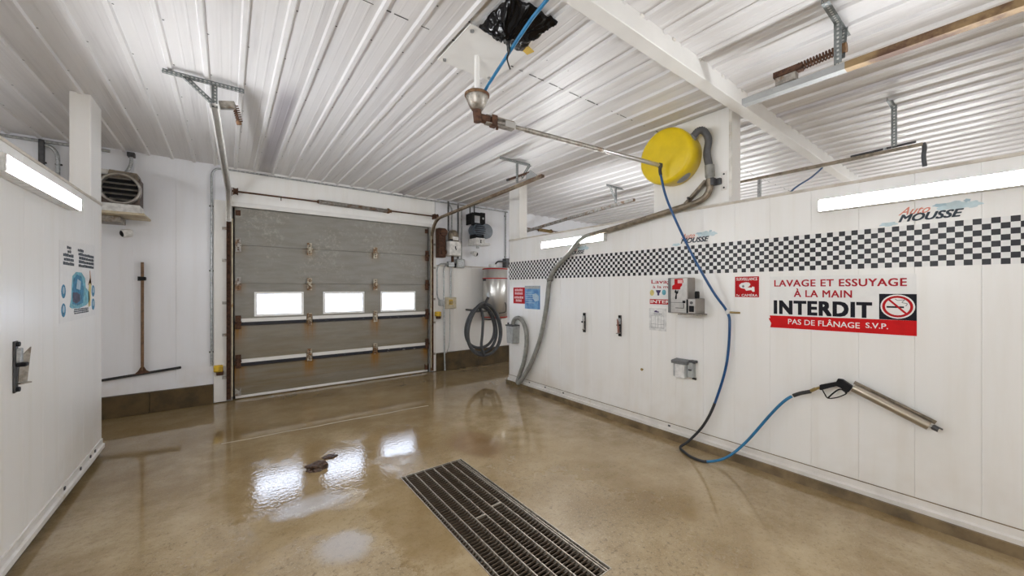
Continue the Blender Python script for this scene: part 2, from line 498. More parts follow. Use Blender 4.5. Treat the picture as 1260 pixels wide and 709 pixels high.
# text laid flat on a side wall; wall 'R' faces -x, wall 'L' faces +x
def text_mesh(txt, bold=0.0, shear=0.0, space=1.0):
    cu = bpy.data.curves.new('t', 'FONT'); cu.body = txt; cu.offset = bold; cu.shear = shear
    cu.space_character = space; cu.resolution_u = 3; cu.extrude = 0
    ob = bpy.data.objects.new('t', cu); COL.objects.link(ob)
    dg = bpy.context.evaluated_depsgraph_get()
    me = bpy.data.meshes.new_from_object(ob.evaluated_get(dg))
    vs = [v.co.copy() for v in me.vertices]; fs = [tuple(p.vertices) for p in me.polygons]
    bpy.data.objects.remove(ob); bpy.data.curves.remove(cu); bpy.data.meshes.remove(me)
    return vs, fs
def wall_text(txt, wall, x, ya, yb, z0, z1, name, mat, parent, bold=0.0, shear=0.0, space=1.0, tilt=0.0, label=None):
    """text from y=ya (its left end) to y=yb (its right end), z0..z1; tilt = rise in z over the width"""
    vs0, fs0 = text_mesh(txt, 0.0, shear, space); vs, fs = [], []
    for k in range(8 if bold else 1):                       # overprint for weight
        dx, dy = [(bold * a, bold * b * .7) for a in (-1, 0, 1) for b in (-1, 0, 1) if a or b][k] if bold else (0, 0)
        o = len(vs); vs += [v + Vector((dx, dy, k * .00005)) for v in vs0]; fs += [tuple(i + o for i in f) for f in fs0]
    x0, x1 = min(v.x for v in vs), max(v.x for v in vs); t0, t1 = min(v.y for v in vs), max(v.y for v in vs)
    mb = MB(); out = []
    for v in vs:
        a = (v.x - x0) / (x1 - x0); b = (v.y - t0) / (t1 - t0)
        out.append((x - v.z, ya + (yb - ya) * a, z0 + (z1 - z0) * b + tilt * a))
    if ' ' not in txt:
        return mb.add(out, fs).build(name, mat, parent, label, fix=False)
    iv = sorted((min(vs[i].x for i in f), max(vs[i].x for i in f), n) for n, f in enumerate(fs))
    words, hi = [[]], iv[0][1]
    for a, b, n in iv:                                       # a wide gap starts the next word
        if a - hi > .15: words.append([])
        words[-1].append(n); hi = max(hi, b)
    for w in words:
        used = sorted({i for n in w for i in fs[n]}); ix = {i: k for k, i in enumerate(used)}
        MB().add([out[i] for i in used], [tuple(ix[i] for i in fs[n]) for n in w]).build(name, mat, parent, label, fix=False)
def flat(poly, x, th, name, mat, parent, label=None):
    """polygon (y,z) as a thin plate standing on plane x"""
    return MB().prism(poly, 'x', x, x + th).build(name, mat, parent, label)
def rect(y0, y1, z0, z1): return [(y0, z0), (y1, z0), (y1, z1), (y0, z1)]
def ellp(cy, cz, ry, rz, n=20, a0=0, a1=2 * PI):
    return [(cy + ry * math.cos(a0 + (a1 - a0) * i / n), cz + rz * math.sin(a0 + (a1 - a0) * i / n)) for i in range(n)]

# ================================================================== STRUCTURE
# ---- floor with the drain pit cut out
GX0, GX1, GY0, GY1 = 1.165, 1.750, 1.365, 3.105
mb = MB()
xs = [XFL, GX0, GX1, XFR]; ys = [YF, GY0, GY1, YB + .25]
for i in range(3):
    for j in range(3):
        if i == 1 and j == 1: continue
        mb.add([(xs[i], ys[j], 0), (xs[i + 1], ys[j], 0), (xs[i + 1], ys[j + 1], 0), (xs[i], ys[j + 1], 0)], [(0, 1, 2, 3)])
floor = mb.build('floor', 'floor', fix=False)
tag(floor, 'wet tan concrete floor of the wash bay with puddles', 'floor', kind='structure')
mb = MB(); d = -.45
mb.add([(GX0, GY0, 0), (GX1, GY0, 0), (GX1, GY1, 0), (GX0, GY1, 0), (GX0, GY0, d), (GX1, GY0, d), (GX1, GY1, d), (GX0, GY1, d)],
       [(4, 5, 6, 7), (0, 1, 5, 4), (1, 2, 6, 5), (2, 3, 7, 6), (3, 0, 4, 7)])
mb.build('drain_pit', 'pit', floor, 'dark brown pit under the grate', fix=False)
pts = [(-.05 + i * .28, 4.9 - .012 * i + random.uniform(-.02, .02)) for i in range(9)]
mb = MB()
for (a, b), (c, e) in zip(pts, pts[1:]):
    mb.add([(a, b - .014, .0012), (c, e - .014, .0012), (c, e + .014, .0012), (a, b + .014, .0012)], [(0, 1, 2, 3)])
mb.build('expansion_joint', 'joint_tan', floor, 'pale sealed joint line across the concrete', fix=False)
# snow-covered yard beyond the overhead door
tag(MB().box(XFL - 20, XFR + 20, YB + .28, 60, -.12, -.05).build('snowy_ground', 'snow'), 'snow covered yard outside the overhead door windows', 'ground', kind='structure')

# ---- ceiling: ribbed white steel sheets
ceil = MB().box(XFL, XFR, YF, YB + .25, ZC + .004, ZC + .10).build('ceiling', 'wall_core')
tag(ceil, 'ribbed white steel ceiling with dirt streaks', 'ceiling', kind='structure')
RIB = .226; NR = 4
def sheet_mesh(length):
    prof = []; w = RIB * NR
    for k in range(NR):
        x = k * RIB
        prof += [(x, -.020), (x + .013, -.020), (x + .022, 0), (x + .085, 0), (x + .089, -.0009), (x + .097, -.0009), (x + .101, 0), (x + .146, 0), (x + .150, -.0009), (x + .158, -.0009), (x + .162, 0), (x + RIB - .022, 0), (x + RIB - .013, -.020)]
    prof += [(w, -.020)]
    m = MB(); n = len(prof)
    m.add([(a, 0, b) for a, b in prof] + [(a, length, b) for a, b in prof], [(i, i + 1, n + i + 1, n + i) for i in range(n - 1)])
    nf = len(m.f)
    for k in range(NR):                       # screw heads along the ribs
        y = .35
        while y < length:
            x = k * RIB + .030; r = .0065
            hx = [(x + r * math.cos(a * PI / 3), y + r * math.sin(a * PI / 3), -.005) for a in range(6)]
            m.add(hx + [(x, y, -.007)], [(i, (i + 1) % 6, 6) for i in range(6)])
            y += .61
    me = m.mesh('ceiling_sheet', ['ceiling', 'steel_dark'], fix=False)
    for i, p in enumerate(me.polygons): p.material_index = 0 if i < nf else 1
    return me
X0S = .098 - RIB * NR * 7 - .007
for (ya, yb) in ((2.33, YB), (-1.9, 2.335), (YF, -1.895)):
    me = sheet_mesh(yb - ya)
    for i in range(17):
        x = X0S + i * RIB * NR
        if x > XFR: break
        inst('ceiling_sheet', me, (x, ya, ZC - (.002 if ya == -1.9 else 0)), ceil)
mb = MB(); rl = random.Random(5); x = XFL + .2
while x < XFR - .2:
    w = rl.uniform(.03, .12)
    mb.box(x, x + w, 2.333 + rl.uniform(-.004, .004), 2.3375 + rl.uniform(0, .003), ZC - .0065, ZC - .0035); x += w + rl.choice((.03, .06, .02, .15))
o = mb.build('lap_gap', 'steel_dark', ceil, 'thin dark broken line where the sheets overlap'); o['kind'] = 'stuff'
beam = MB().box(XFL, XFR, 1.395, 1.497, 3.20, ZC, .004).build('trim_1', 'beam_white')
tag(beam, 'boxed white beam running across the ceiling above the yellow drum', 'beam', kind='structure')
mb = MB()
for k in range(40):
    x = XFL + .3 + k * .37
    mb.box(x, x + .03, 1.386, 1.395, 3.315, 3.330)
o = mb.build('flashing_tabs', 'trim_white', beam); o['kind'] = 'stuff'

# ---- PVC planks
def plank_mesh(w, h, t=.012, g=.0018):
    """plank lying against plane u: local x = thickness (front at -t), y across, z up; chamfered long edges, ribbed face"""
    prof = [(0, 0), (-t + g, 0), (-t, g), (-t, w - g), (-t + g, w), (0, w)]
    m = MB(); n = len(prof)
    m.add([(a, b, 0) for a, b in prof] + [(a, b, h) for a, b in prof], [(i, (i + 1) % n, n + (i + 1) % n, n + i) for i in range(n)] + [tuple(range(n - 1, -1, -1)), tuple(range(n, 2 * n))])
    return m
PW = .290
def planks_side(parent, x_front, facing, y_lo, y_hi, y_ref, z0, z1, mat):
    """facing -1: front looks to -x; +1: front looks to +x"""
    m = plank_mesh(PW - 0.0006, z1 - z0)
    if facing > 0: m.v = [(-a, b, c) for a, b, c in m.v]
    me = m.mesh('wall_panel', mat)
    k0 = math.floor((y_lo - y_ref) / PW); y = y_ref + k0 * PW
    while y < y_hi - .01:
        a, b = max(y, y_lo), min(y + PW, y_hi)
        if b - a > .02:
            if b - a > PW - .005: mm = me
            else:
                q = plank_mesh(b - a - 0.0006, z1 - z0)
                if facing > 0: q.v = [(-u, v, w) for u, v, w in q.v]
                mm = q.mesh('wall_panel', mat)
            inst('wall_panel', mm, (x_front - facing * .012, a, z0), parent)
        y += PW
def planks_back(parent, y_front, x_lo, x_hi, z0, z1, mat, w=PW, x_ref=0.0):
    k0 = math.floor((x_lo - x_ref) / w); x = x_ref + k0 * w; cache = {}
    while x < x_hi - .01:
        a, b = max(x, x_lo), min(x + w, x_hi); q = round(b - a, 4)
        if q > .02:
            if q not in cache:
                m = plank_mesh(q - 0.0006, z1 - z0); m.v = [(b_, a_, c_) for a_, b_, c_ in m.v]
                cache[q] = m.mesh('wall_panel', mat)
            inst('wall_panel', cache[q], (a, y_front + .012, z0), parent)
        x += w

# right partition
YRE = 5.10
wr = MB().box(XR + .012, XR + .150, YF, YRE - .012, .07, WT).build('wall_right', 'wall_core')
tag(wr, 'white PVC plank partition on the checkered side of the bay', 'wall', kind='structure')
planks_side(wr, XR, -1, YF, YRE, .099, .145, WT, 'pvc_white')
planks_side(wr, XR + .162, 1, YF, YRE, .099, .145, WT, 'pvc_white')
MB().box(XR, XR + .162, YRE - .012, YRE, .145, WT, .002).build('end_panel', 'pvc_white', wr)
MB().box(XR - .006, XR + .168, YF, YRE + .004, WT, WT + .022, .003).build('top_cap', 'cap_beige', wr, 'beige capping along the top')
mb = MB().prism([(XR + .02, .150), (XR - .008, .150), (XR - .008, .104), (XR - .030, .096), (XR - .030, .066), (XR + .02, .066)], 'y', YF, YRE + .002)
mb.build('base_rail', 'alu', wr, 'pale aluminium base rail')
MB().box(XR - .0075, XR + .01, YF, YRE, .1495, .1545).build('caulk_line', 'curb_tan', wr, 'brown dirty joint line')
mb = MB()
for y in (4.55, 4.18, 3.80, 2.2):
    mb.box(XR - .014, XR - .007, y - .014, y + .014, .115, .134, .003)
o = mb.build('rail_clips', 'steel_dark', wr); o['kind'] = 'stuff'
o = MB().box(XR - .0012, XR - .0002, YF, YRE - .001, 1.7515, 1.7515 + 8 * .0366).build('checker_strip', 'checker', wr, 'black and white chequered vinyl band')
cr = MB().prism([(XR - .065, 0), (XR - .052, .066), (XR + .20, .066), (XR + .21, 0)], 'y', YF, YRE + .01).build('baseboard_right', 'curb_tan')
tag(cr, 'brown wet concrete curb under the checkered partition', 'curb', kind='structure')

# left partition
YLE = 5.303
wl = MB().box(XL - .150, XL - .012, YF, YLE - .012, .07, WT).build('wall_left', 'wall_core')
tag(wl, 'white PVC plank partition carrying the faded blue poster', 'wall', kind='structure')
planks_side(wl, XL, 1, YF, YLE, 5.303, .145, WT, 'pvc_white')
planks_side(wl, XL - .162, -1, YF, YLE, 5.303, .145, WT, 'pvc_white')
MB().box(XL - .162, XL, YLE - .012, YLE, .145, WT, .002).build('end_panel', 'pvc_white', wl)
MB().box(XL - .168, XL + .006, YF, YLE + .004, WT, WT + .022, .003).build('top_cap', 'cap_beige', wl, 'beige capping along the top')
MB().prism([(XL - .02, .150), (XL + .008, .150), (XL + .008, .104), (XL + .022, .096), (XL + .022, .062), (XL - .02, .062)], 'y', YF, YLE + .002).build('base_rail', 'alu', wl, 'pale aluminium base rail')
mb = MB()
for y in (5.02, 4.88, 4.60, 4.22):
    mb.box(XL + .007, XL + .016, y - .012, y + .012, .108, .134, .003)
o = mb.build('rail_clips', 'steel_dark', wl); o['kind'] = 'stuff'
cl = MB().prism([(XL - .012, 0), (XL - .014, .062), (XL - .16, .062), (XL - .16, 0)], 'y', YF, YLE + .0).build('baseboard_left', 'curb_brown')
tag(cl, 'dark recessed curb under the poster partition', 'curb', kind='structure')

# pillars standing on the partitions
def pillar(name, x0, x1, y0, y1, label):
    p = MB().box(x0, x1, y0, y1, WT + .022, ZC - .004, .006).build(name, 'pvc_white')
    tag(p, label, 'pillar', kind='structure')
    MB().box(x0 - .004, x1 + .004, y0 - .004, y1 + .004, WT + .022, WT + .034, .002).build('foot_trim', 'trim_white', p)
    return p
pillar('trim_2', XR + .001, XR + .164, 4.815, 5.10, 'slim white post on the checkered partition end, up to the ceiling')
pillar('trim_3', XL - .130, XL - .001, 4.95, 5.30, 'white post on the end of the poster partition')
pl = pillar('trim_4', XR + .001, XR + .20, 1.577, 2.392, 'broad white pillar behind the yellow drum')
MB().box(XR - .002, XR + .004, 1.573, 1.60, WT + .03, ZC - .02, .001).build('corner_bead', 'trim_white', pl)

# back wall with the door opening
DX0, DX1, DH = .06, 3.09, 2.78
mb = MB()
mb.box(XFL, DX0, YB + .012, YB + .24, 0, ZC); mb.box(DX1, XFR, YB + .012, YB + .24, 0, ZC); mb.box(DX0, DX1, YB + .012, YB + .24, DH, ZC)
wb = mb.build('wall_back', 'wall_core')
tag(wb, 'white panelled back wall around the overhead door', 'wall', kind='structure')
planks_back(wb, YB, XFL, -.14, .27, ZC, 'pvc_back', .406, -.14)
planks_back(wb, YB, -.14, DX0 - .06, 2.83, ZC, 'pvc_back', .406, -.14)
planks_back(wb, YB, DX0 - .06, DX1 + .12, 2.83, ZC, 'pvc_white', 1.6, .0)
planks_back(wb, YB, DX1 + .12, 4.95, .35, 2.05, 'pvc_white', .406, DX1 + .12)
planks_back(wb, YB, DX1 + .12, 4.95, 2.05, ZC, 'pvc_back', 1.8, DX1 + .12)
planks_back(wb, YB, 4.95, XFR, .35, ZC, 'pvc_back', .406, 4.95)
MB().box(DX1 + .12, 4.95, YB - .006, YB, 2.04, 2.062).build('joint_bead', 'cap_beige', wb)
MB().box(-.155, -.005, YB - .035, YB + .01, .012, 2.83, .004).build('door_jamb', 'beam_white', wb)
MB().box(DX1 + .03, DX1 + .12, YB - .035, YB + .01, .012, 2.83, .004).build('door_jamb', 'beam_white', wb)
MB().box(-.155, DX1 + .12, YB - .030, YB + .01, DH + .0, 2.845, .004).build('door_header', 'beam_white', wb)
# curbs along the back wall: cast blocks
def back_curb(name, x0, x1, z1, depth, label, step):
    r = thing(name, label, 'curb', ((x0 + x1) / 2, YB, 0), kind='structure')
    x = x0
    while x < x1 - .02:
        b = min(x + step, x1)
        MB().box(x + .001, b - .001, YB - depth, YB + .011, 0, z1 - random.uniform(0, .003), .006).build('curb_block', 'curb_brown', r)
        x = b
back_curb('baseboard_back', XFL + .1, -.158, .268, .045, 'dark brown wet curb beneath the squeegee', 1.02)
back_curb('baseboard_back', DX1 + .122, XFR - .1, .348, .045, 'dark brown wet curb beneath the coiled hose', .95)
# remaining shell
tag(MB().box(XFL - .1, XFL, YF, YB + .25, 0, ZC + .1).build('wall_far_left', 'pvc_white'), 'plain white side wall of the neighbouring bay beyond the poster partition', 'wall', kind='structure')
tag(MB().box(XFR, XFR + .1, YF, YB + .25, 0, ZC + .1).build('wall_far_right', 'pvc_white'), 'plain white side wall of the neighbouring bay beyond the checkered partition', 'wall', kind='structure')
tag(MB().box(XFL, XFR, YF - .1, YF, 0, ZC + .1).build('wall_front', 'pvc_white'), 'plain white front wall facing the overhead door', 'wall', kind='structure')

# ================================================================== OVERHEAD DOOR
door = thing('door_1', 'grey sectional overhead door with three lit windows', 'door', ((DX0 + DX1) / 2, YB + .06, 0), kind='structure')
seams = [.045, .552, 1.118, 1.675, 2.232, DH]
DY = YB + .035            # front face of the door leaf
wins = [(.315, .961), (1.24, 1.89), (2.169, 2.819)]; WZ0, WZ1 = 1.188, 1.552
sections = []
for k in range(5):
    z0, z1 = seams[k] + .0025, seams[k + 1] - .0025
    mb = MB(); x0, x1 = DX0 + .02, DX1 - .02; y0, y1 = DY, DY + .045
    if k != 2:
        mb.box(x0, x1, y0, y1, z0, z1, .004)
    else:
        mb.box(x0, x1, y0, y1, z0, WZ0 + .015); mb.box(x0, x1, y0, y1, WZ1 - .015, z1)
        ex = [x0] + [v for w in wins for v in (w[0] + .015, w[1] - .015)] + [x1]
        for a in range(0, 8, 2): mb.box(ex[a], ex[a + 1], y0, y1, WZ0 + .015, WZ1 - .015)
    if k < 2:                                    # shallow pressed lines
        for zz in ((z0 + .10, z0 + .17) if k == 0 else (z0 + .07, z0 + .33)):
            mb.box(x0 + .03, x1 - .03, y0 - .0025, y0, zz, zz + .012, .001)
    sections.append(mb.build('door_section', 'door', door))
for a, b in wins:
    fr = MB(); t = .036
    fr.box(a, b, DY - .012, DY + .004, WZ0, WZ0 + t, .003); fr.box(a, b, DY - .012, DY + .004, WZ1 - t, WZ1, .003)
    fr.box(a, a + t, DY - .012, DY + .004, WZ0 + t, WZ1 - t, .003); fr.box(b - t, b, DY - .012, DY + .004, WZ0 + t, WZ1 - t, .003)
    fr.build('window_frame', 'frame_white', sections[2])
    MB().box(a + .015, b - .015, DY + .016, DY + .020, WZ0 + .015, WZ1 - .015).build('pane', 'glass', sections[2])
spans = [(.135, .995), (1.085, 2.025), (2.115, 3.025)]
for sec, zt in ((sections[2], 1.164), (sections[1], .585)):
    for a, b in spans:
        if zt < 1:  zs = zt - .012
        else: zs = zt
        MB().prism([(DY, zs), (DY - .028, zs), (DY - .028, zs - .050), (DY, zs - .050)], 'x', a, b).build('strut', 'beam_white', sec, 'white reinforcing strut')
        MB().box(a + .004, b - .004, DY - .030, DY, zs - .100, zs - .051, .003).build('strut_pad', 'strut_black', sec, 'black flaking strip under the strut')
for k in range(1, 5):  # added behind the section seams to stop outside light leaking in
    MB().box(DX0 + .022, DX1 - .022, DY + .012, DY + .043, seams[k] - .012, seams[k] + .012).build('seam_light_stop', 'door', sections[k])
for a, b in ((DX0 - .03, DX0 + .06), (DX1 - .06, DX1 + .03)):  # hidden strips added round the leaf edges to block outside light
    MB().box(a, b, DY + .046, DY + .075, .0, DH + .03).build('side_light_stop', 'black_rubber', door)
MB().box(DX0 - .03, DX1 + .03, DY + .046, DY + .075, DH - .04, DH + .03).build('top_light_stop', 'black_rubber', door)
MB().box(DX0 + .0, DX1 - .0, DY + .040, DY + .046, .0, .05).build('floor_light_stop', 'black_rubber', door)
MB().box(DX0 + .03, DX1 - .03, DY - .012, DY + .045, .012, .048, .004).build('bottom_seal', 'beam_white', door, 'white bottom rail')
MB().box(DX0 + .03, DX1 - .03, DY - .002, DY + .04, 0, .012, .002).build('rubber_sweep', 'curb_tan', door)
def hinge(x, z, sec, mat='galv_brass'):
    h = MB()
    h.box(x - .034, x + .034, DY - .036, DY - .0305, z - .100, z - .008, .002); h.box(x - .034, x + .034, DY - .036, DY - .0305, z + .008, z + .095, .002)
    h.cyl((x - .040, DY - .044, z), (x + .040, DY - .044, z), .014, n=10)
    h.box(x - .016, x + .016, DY - .058, DY - .030, z - .032, z + .032, .003); h.box(x - .020, x + .020, DY - .031, DY - .0005, z - .080, z + .075)
    o = h.build('hinge', mat, sec)
    b = MB()
    for dz in (-.05, -.028, .028, .05): b.cyl((x, DY - .042, z + dz * 1.3), (x, DY - .035, z + dz * 1.3), .010, n=8)
    b.build('bolts', 'rust', sec)
for sec, z in ((3, 2.232), (2, 1.675), (1, 1.118), (0, .552)):
    for x in (1.04, 2.07): hinge(x, z + .0, sections[sec])
    for x in (DX0 + .062, DX1 - .05): hinge(x, z + .0, sections[sec], 'rust' if sec < 2 or x > 1 else 'galv_dirty')
for x in (DX0 + .062, DX1 - .05):
    MB().box(x - .03, x + .03, DY - .012, DY, 2.66, 2.74, .003).build('top_roller_bracket', 'rust', sections[4])
    MB().prism([(x - .035, .05), (x + .035, .05), (x + .035, .16), (x + .012, .115), (x - .035, .16)], 'y', DY - .02, DY).build('bottom_bracket', 'galv_dirty' if x < 1 else 'rust', sections[0])

# tracks
CH = [(-.025, -.017), (.025, -.017), (.025, .017), (.015, .017), (.015, .0135), (.0215, .0135), (.0215, -.0135), (-.0215, -.0135), (-.0215, .0135), (-.015, .0135), (-.015, .017), (-.025, .017)]
CH1 = CH; CH = [(a * 1.3, b * 1.3) for a, b in CH]
def door_track(x, xe, ze, label, vmat, hmat, group, ye=3.5):
    """vertical rail beside the door, curve and horizontal rail to y=3.5"""
    r = thing('door_track', label, 'track', (x, YB - .06, 0), group)
    yv = YB - .055
    MB().sweep([(x, yv, .03), (x, yv, 1.3), (x, yv, 2.55)], CH1, (1, 0, 0)).build('vertical_rail', vmat, r)
    R = .36
    pts = arc((yv - R, 2.55), R, 0, PI / 2 * .93, 10, lambda a, b: (x, a, b))
    la = pts[-1]
    n = 8
    pts += [(x + (xe - x) * k / n, la[1] + (ye - la[1]) * k / n, la[2] + (ze - la[2]) * k / n) for k in range(1, n + 1)]
    MB().sweep(pts, CH if x < 1 else CH1, (1, 0, 0)).build('horizontal_rail', hmat, r)
    for z in (.35, .95, 1.4, 2.0, 2.45):
        q = MB(); sx = -1 if x < 1.5 else 1
        q.box(x + sx * .02, x + sx * .07, yv - .003, yv + .003, z - .02, z + .02); q.box(x + sx * .066, x + sx * .072, yv, YB - .02, z - .02, z + .02)
        q.build('jamb_bracket', 'galv_dirty', r)
    return r
tl = door_track(.012, -.085, 3.10, 'pale galvanized door track ending below the braced ceiling hanger', 'rust', 'galv_pale', 'overhead door tracks', 3.93)
tr = door_track(3.115, 3.135, 3.01, 'rusty brown door track curving back above the wall motor', 'rust_light', 'rail_tan', 'overhead door tracks')
MB().box(.042, .062, YB - .030, YB - .008, .06, 2.60, .002).build('angle_strip', 'cream', tl)
MB().cyl((3.085, YB - .085, .1), (3.085, YB - .085, 2.6), .009, n=8).build('lift_cable_guard', 'cream', tr)
# the neighbouring bay's track, seen above the checkered partition
r = thing('door_track', 'grey track above the checkered partition leading to the spring shaft of the next bay', 'track', (5.2, 5, 2.9), 'overhead door tracks')
MB().sweep([(5.2, 6.30, 2.86), (5.2, 5.0, 2.95), (5.2, 3.62, 3.03)], CH, (1, 0, 0)).build('horizontal_rail', 'galv_dirty', r)
MB().sweep(arc((6.30, 2.50), .36, PI / 2, 0, 8, lambda a, b: (5.2, a, b)) + [(5.2, 6.66, .05)], CH, (1, 0, 0)).build('vertical_rail', 'rust_light', r)

# slotted angle iron hangers
def angle_bar(mb, p0, p1, up, w=.038, t=.003):
    p0, p1, up = Vector(p0), Vector(p1), Vector(up)
    ax = (p1 - p0).normalized(); up = (up - ax * up.dot(ax)).normalized(); sd = ax.cross(up); L = (p1 - p0).length; c = (p0 + p1) / 2
    mb.obox(c, ax, up, (L, w, t)); mb.obox(c + up * (-w / 2 + t / 2) + sd * (w / 2), ax, up, (L, t, w))
    return ax, up, sd, L
def slots(mb, p0, p1, up, w=.038):
    p0, p1, up = Vector(p0), Vector(p1), Vector(up); ax = (p1 - p0).normalized(); up = (up - ax * up.dot(ax)).normalized(); sd = ax.cross(up)
    L = (p1 - p0).length; k = .015
    while k < L - .01:
        for s_ in (-1, 1):
            mb.obox(p0 + ax * k + sd * s_ * .0018 + up * .003, ax, up, (.013, .011, .0008))
        mb.obox(p0 + ax * k + sd * w / 2 + up * (-w / 2 - .0004), ax, sd, (.013, .011, .0008))
        k += .027
def hanger(label, bars, loc, group='slotted track hangers'):
    r = thing('track_hanger', label, 'hanger', loc, group)
    for nm, p0, p1, up in bars:
        m = MB(); angle_bar(m, p0, p1, up); o = m.build(nm, 'galv_dark', r)
        m = MB(); slots(m, p0, p1, up); q = m.build('slot_row', 'hole_light', o); q['kind'] = 'stuff'
    return r
ZH = ZC - .022
hanger('slotted steel hanger with diagonal brace above the pale galvanized track',
       [('ceiling_bar', (-.405, 3.97, ZH - .019), (.115, 3.97, ZH - .019), (0, 0, 1)), ('drop_bar', (-.085, 3.965, ZH - .03), (-.085, 3.965, 3.10), (1, 0, 0)), ('brace', (-.27, 3.962, ZH - .03), (-.095, 3.962, 3.13), (0, 0, 1))], (-.1, 3.97, ZH))
hanger('slotted steel hanger above the rusty brown track end',
       [('ceiling_bar', (2.81, 3.97, ZH - .019), (3.32, 3.97, ZH - .019), (0, 0, 1)), ('drop_bar', (3.09, 3.965, ZH - .03), (3.09, 3.965, 3.02), (1, 0, 0)), ('brace', (3.30, 3.962, ZH - .03), (3.17, 3.962, 3.10), (0, 0, 1))], (3.1, 3.97, ZH))
hanger('small slotted hanger seen above the checkered partition, over the grey track',
       [('ceiling_bar', (4.95, 3.97, ZH - .019), (5.37, 3.97, ZH - .019), (0, 0, 1)), ('drop_bar', (5.18, 3.965, ZH - .03), (5.18, 3.965, 3.03), (1, 0, 0)), ('brace', (5.03, 3.962, ZH - .03), (5.16, 3.962, 3.09), (0, 0, 1))], (5.2, 3.97, ZH))
hanger('slotted hanger with twin legs holding the rusty track with the red coil bumper',
       [('ceiling_bar', (2.80, .665, ZH - .019), (3.29, .665, ZH - .019), (0, 0, 1)), ('drop_bar', (3.10, .668, ZH - .03), (3.10, .668, 3.03), (1, 0, 0)), ('brace', (3.21, .660, ZH - .03), (3.135, .660, 3.06), (1, 0, 0))], (3.1, .66, ZH))
hanger('slotted hanger over the thin steel rail beyond the broad white pillar',
       [('ceiling_bar', (4.72, .655, ZH - .019), (4.97, .655, ZH - .019), (0, 0, 1)), ('drop_bar', (4.90, .648, ZH - .03), (4.90, .648, 2.91), (1, 0, 0))], (4.9, .65, ZH))

# coil bumpers at the track ends
def coil(mb, p0, p1, R, wire, turns, n=10, w=5):
    p0, p1 = Vector(p0), Vector(p1); t = (p1 - p0).normalized(); u = t.orthogonal().normalized(); v = t.cross(u)
    pts = [p0 + (p1 - p0) * (i / (turns * n)) + (u * math.cos(2 * PI * i / n) + v * math.sin(2 * PI * i / n)) * R for i in range(turns * n + 1)]
    mb.tube(pts, wire, w)
def bumper(x, y0, y1, y2, z, label, house='steel_worn', rise=0.03):
    """housing y0..y1 on top of the rail, coil spring on to y2"""
    r = thing('coil_bumper', label, 'bumper', (x, y1, z), 'coil bumpers on the tracks')
    sy = 1 if y2 > y1 else -1
    MB().box(x - .026, x + .026, min(y0, y1), max(y0, y1), z, z + .058, .004).build('housing', house, r)
    MB().prism([(min(y0, y1) - .03, z + .0585), (max(y0, y1) + .01, z + .0585), (max(y0, y1) + .01, z + .098), (min(y0, y1) - .03, z + .098)], 'x', x - .030, x + .030).build('cover_plate', 'rust', r)
    m = MB(); coil(m, (x, y1, z + .082), (x, y2, z + .082 + rise), .025, .0055, 14); m.cyl((x, y1, z + .082), (x, y2 - sy * .01, z + .082 + rise), .010, n=8); m.build('coil_spring', 'rust', r)
    MB().cyl((x, y2 - sy * .03, z + .082 + rise), (x, y2 + sy * .03, z + .082 + rise), .033, .031, n=14).build('end_cap', 'rust_light', r)
ft = thing('door_track', 'rusty brown track with grey end under the red coil bumper', 'track', (3.13, .5, 3.0), 'overhead door tracks')
MB().sweep([(3.13, .62, 3.008), (3.13, 1.213, 3.012)], CH, (1, 0, 0)).build('rail_end', 'galv_mid', ft, 'bare galvanized end')
MB().sweep([(3.13, -3.9, 2.995), (3.13, -1, 3.0), (3.13, .62, 3.008)], CH, (1, 0, 0)).build('horizontal_rail', 'rail_rust', ft)
MB().cyl((3.10, 1.195, 3.024), (3.155, 1.195, 3.024), .006, n=8).build('end_bolt', 'steel_dark', ft)
bumper(3.13, 1.00, .875, .645, 3.040, 'red rusty coil bumper on the track nearest the ceiling beam', rise=.012)
r = thing('coil_bumper', 'dark rod bumper on a grey bracket above the rusty brown track end', 'bumper', (3.135, 3.8, 3.03), 'coil bumpers on the tracks')
MB().prism([(3.60, 3.032), (3.84, 3.032), (3.80, 3.125), (3.74, 3.14)], 'x', 3.128, 3.146).build('housing', 'galv_mid', r)
m = MB(); coil(m, (3.135, 3.80, 3.118), (3.135, 4.22, 3.126), .013, .004, 16); m.cyl((3.135, 3.76, 3.118), (3.135, 4.24, 3.126), .012, n=10); m.build('coil_spring', 'rust', r)
MB().cyl((3.135, 4.20, 3.126), (3.135, 4.25, 3.127), .019, n=12).build('end_cap', 'steel_dark', r)
r = thing('coil_bumper', 'short rusty bumper bent down beside the pale galvanized track', 'bumper', (0, 4.05, 3.1), 'coil bumpers on the tracks')
MB().obox((.0, 4.02, 3.165), (1, 0, .25), (0, 1, 0), (.11, .05, .06), .004).build('housing', 'steel_worn', r)
m = MB(); coil(m, (.05, 4.03, 3.19), (.085, 4.06, 3.06), .021, .005, 8); m.cyl((.045, 4.03, 3.19), (.078, 4.06, 3.05), .011, n=8); m.build('coil_spring', 'rust', r)
MB().cyl((.074, 4.057, 3.065), (.082, 4.063, 3.035), .019, n=10).build('end_cap', 'rust_light', r)
